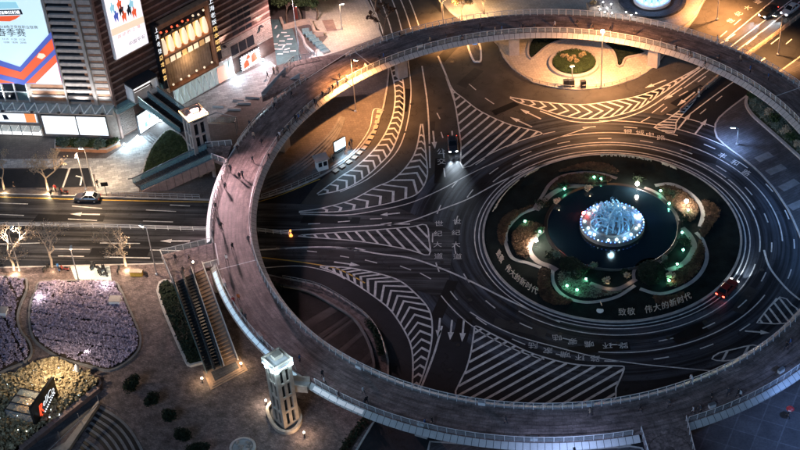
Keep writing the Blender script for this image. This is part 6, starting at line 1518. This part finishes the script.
for u, v_, lab in ((184, 274, 'person in dark clothes at the head of the west escalators'), (190, 262, 'person in dark clothes on the west escalator platform'), (176, 262, 'second dark-clothed person on the west escalator platform')): person(lab, u, v_, ZD, 'black', rnd, 'people on the west platform', rnd.uniform(0, 6.28))
p = FG.pt(7.4, 7.6, 1.6); person('person in black inside the white escalator porch', 0, 0, 0, 'black', rnd, None, 2.0, p)
# person under a red umbrella on the south-east paving
p = P(788, 418, .14); person('person walking under a red umbrella at lower right', 0, 0, 0, 'dark grey', rnd, None, 1.0, p)
t = thing('umbrella', 'open red umbrella held by the walker at lower right', 'umbrella', (p.x+.22, p.y+.25, .95))
um = carpaint((.5, .05, .05)); MB().lathe([(.6, .8), (.5, .92), (.3, 1.02), (.02, 1.1)], (0, 0, 0), 8).build('canopy', um, t, local=True); MB().tube([(0, 0, 0), (0, 0, 1.15)], .015, 5).build('shaft', M['steel'], t, local=True)
# ------------------------------------------------------------------ street lamps and floodlights (each lamp carries its own light)
HPS = (1, .43, .14); WARM = (1, .68, .42); COOL = (.55, .75, 1.0); PINK = (1, .72, .78)
def street_lamp(label, base, h, arm, col, watts, angle=150, z0=.13, strength=60, poler=.11, head=.28, double=False, spot=True, blend=.7):
    p = P(*base, 0); t = thing('street_lamp', label, 'street lamp', (p.x, p.y, z0), 0, 'street lamps')
    ax, ay = arm; mb = MB(); mb.tube([(0, 0, 0), (0, 0, h*.6), (0, 0, h)], [poler, poler*.8, poler*.6], 8); mb.lathe([(.28, 0), (.28, .15), (poler, .4)], (0, 0, 0), 10); mb.build('pole', M['steel'], t, local=True)
    lens = glow('lamp_lens', col, strength)
    for s_ in ((1, -1) if double else (1,)):
        hx, hy = ax*s_, ay*s_
        if abs(hx)+abs(hy) > .1: MB().tube([(0, 0, h-.05), (hx*.5, hy*.5, h+.2), (hx, hy, h+.15)], [.07, .06, .05], 6).build('arm', M['steel'], t, local=True)
        a = math.atan2(hy, hx) if abs(hx)+abs(hy) > .1 else 0
        MB().box((hx, hy, h+.2), (head*3, head*1.3, .16), a, taper=.8).build('lamp_head', M['steel'], t, local=True)
        MB().box((hx, hy, h+.08), (head*2.6, head*1.1, .08), a).build('lens', lens, t, local=True)
        if spot: lamp('lamp_light', 'SPOT', (p.x+hx, p.y+hy, z0+h-.1), watts, col, t, .25, (p.x+hx, p.y+hy, 0), angle, blend)
        else: lamp('lamp_light', 'POINT', (p.x+hx, p.y+hy, z0+h+.5), watts, col, t, .3)
    return t
mast = street_lamp('tall mast with brilliant warm floodlight on the north plaza', (601, 88), 11.9, (0, 0), (1, .45, .17), 27000, 152, strength=30)
MB().ball((0, 0, 12.1), .34, 10, 6).build('flood_globe', glow('flood', (1, .8, .55), 50), mast, local=True)
mp = P(601, 88); lamp('flood_light', 'POINT', (mp.x, mp.y, 12.8), 1800, HPS, mast, .3)
street_lamp('thin lamp post beside the round planter', (572, 86), 4.2, (0, 0), WARM, 350)
street_lamp('tall lamp mast inside the ring rising past the bridge\'s upper left edge', (356, 112), 11.4, (.9, -.6), HPS, 8000, 125)
street_lamp('lamp post on the pale plaza at the top, left of the north road', (342, 30), 5.7, (.5, 0), WARM, 700)
street_lamp('lamp post with long arm on the east pavement', (737, 145), 3.4, (-.9, .3), (.3, .5, 1), 700, 150)
street_lamp('tall dark mast between the layby ramp and the kerb', (95, 192), 9.2, (-.6, .2), WARM, 1600)
street_lamp('lamp post beside the escalator platform on the west footway', (157, 275), 9.8, (-.8, .6), (1, .74, .55), 1900)
street_lamp('tall pole by the garden wall with red banner', (300, 60), 14.0, (-.8, .2), (1, .64, .62), 6500, 140)
street_lamp('lamp post on the north-east road by the barrier', (778, 55), 8.0, (-1.2, .8), HPS, 11000, 110)
street_lamp('dark lamp post beyond the bridge on the north-east kerb', (717, 20), 8.0, (1.5, .6), HPS, 13000, 115)
street_lamp('thin lamp post at the top edge of the north plaza', (444, 34), 8.0, (.9, .5), HPS, 9000, 110)
street_lamp('lamp post by the purple flower bed', (79, 281), 6.5, (0, .5), WARM, 1600)
street_lamp('thin street lamp at the left edge of the west footway', (20, 271), 8.0, (.3, 1.2), (1, .74, .55), 1900)
street_lamp('street lamp post left of the layby ramp', (86, 190), 8.0, (0, -1.0), WARM, 1500)
street_lamp('unseen added lamp with blue-white light at the south-east corner', (828, 428), 11, (-1.5, .3), (.22, .42, 1.0), 800)  # out of view, added to throw blue light on this corner
street_lamp('unseen added lamp on the south footway below the bridge', (575, 525), 13, (0, 1.5), (.4, .55, 1.0), 2600)  # stands out of view, added to cool the lower hatching
street_lamp('unseen added lamp on the east pavement beyond the ring', (826, 215), 11, (-1.5, 0), (.2, .45, 1.0), 1300)  # added outside the view for blue light on the east side
# tower floodlights
for (x, y) in ((-1.2, -1.75), (1.2, -1.75), (-1.8, .2)):
    q = SWB+Matrix.Rotation(sw_rz, 3, 'Z') @ Vector((x*1.2, y*1.2, 13.6)); lamp('tower_flood', 'POINT', q, 90, (.5, .78, 1), tw, .15)
q = NWB+Vector((0, 0, 13.6)); lamp('tower_flood', 'SPOT', q, 24000, (1, .64, .7), tn, 1.0, P(240, 180, 6), 100, .9)
for (u, v_, lab) in ((124.5, 146, 'ground spotlight at the timber corner of the mall'), (138, 138, 'ground spotlight before the white forecourt screen'), (235, 77, 'ground spotlight left of the rosy screen'), (263, 61, 'ground spotlight right of the rosy screen'), (161, 122, 'small spotlight beside the white forecourt screen')):
    p = P(u, v_, .15); t = thing('ground_spotlight', 'bright ' + lab, 'lamp', p, 0, 'ground spotlights round the mall'); MB().lathe([(.2, 0), (.2, .2), (.14, .25)], (0, 0, 0), 10).build('housing', M['darksteel'], t, local=True); MB().ball((0, 0, .35), .2, 8, 5).build('bulb', glow('spot_bulb', (.85, .95, 1), 25) if 'spot_bulb' not in bpy.data.materials else bpy.data.materials['spot_bulb'], t, local=True)
    lamp('lamp_light', 'POINT', (p.x+.2, p.y-.3, 1.6), 190, (.62, .85, 1), t, .15)
for (u, v_, lab) in ((105.5, 288, 'upper right'), (41, 301, 'left'), (88, 356, 'lower')):
    p = P(u, v_, .2); t = thing('bed_spotlight', 'bright white spotlight among purple flowers, %s part of the bed' % lab, 'lamp', p, 0, 'spotlights in the purple bed'); MB().tube([(0, 0, 0), (0, 0, .9)], .05, 6).build('stem', M['darksteel'], t, local=True); MB().ball((0, 0, 1.0), .2 if lab != 'lower' else .1, 8, 5).build('bulb', glow('bed_bulb', (1, .93, .85), 40) if 'bed_bulb' not in bpy.data.materials else bpy.data.materials['bed_bulb'], t, local=True)
    if lab != 'lower': lamp('lamp_light', 'POINT', (p.x, p.y, 2.3), 60, (1, .9, .88), t, .12)
p = P(60, 385, 0); lamp('bed_light', 'POINT', (p.x, p.y, 5.0), 800, (1, .78, .55), gold, .3)
# sign post by the forecourt
p = P(107, 196, .13); t = thing('sign_post', 'dark square sign on a post at the forecourt kerb', 'sign', p); MB().tube([(0, 0, 0), (0, 0, 2.4)], .06, 6).build('post', M['darksteel'], t, local=True); MB().box((0, 0, 2.6), (1.2, .12, .8)).build('plate', M['black'], t, local=True)
# red banner on the tall pole
p = P(300, 60, 0); t = thing('banner', 'red banner hung on the tall pole by the garden wall', 'banner', (p.x, p.y, 9.5)); MB().box((.35, -.05, 1.0), (.55, .05, 2.6)).build('cloth', carpaint((.5, .08, .05)), t, local=True); MB().tube([(0, 0, 2.35), (.65, 0, 2.35)], .03, 5).build('bracket', M['steel'], t, local=True)

tag(MB().sheet(W([(306, 62), (345, 50), (380, 37), (378, 20), (352, -30), (300, -60), (306, 20), (328, 37)]), .143).build('upper_plaza', M['paver_cream']), kind='structure')
for (u, v_, lab, wt) in ((202, 379, 'small warm lamp at the foot of the west escalators', 60), (241, 364, 'small warm lamp at the foot of the tan staircase', 60)):
    garden_lamp(u, v_, (1, .72, .42), lab, wt, .16, .14, .8, 20, 'small lamps by the west escalators', 'ground_light')
p = P(196, 278, ZD); t = thing('added_platform_lamp', 'added warm lamp on the west platform at the escalator head', 'lamp', p); MB().tube([(0, 0, 0), (0, 0, 3.2)], .05, 6).build('post', M['darksteel'], t, local=True); MB().ball((0, 0, 3.3), .16, 8, 5).build('globe', glow('added_platform_globe', (1, .75, .5), 12), t, local=True)  # lamp and post added to light the stairs below
lamp('lamp_light', 'POINT', (p.x, p.y, ZD+3.7), 220, (1, .72, .5), t, .15)

garden_lamp(304, 434, (1, .72, .48), 'added small warm lamp before the tan lift tower', 90, .14, .14, 1.0, 20, 'small lamps by the lift tower', 'ground_light')  # lamp added to warm the tower's front
garden_lamp(266, 402, (1, .85, .65), 'small pale lamp left of the tan lift tower', 120, .14, .14, 1.0, 20, 'small lamps by the lift tower', 'ground_light')
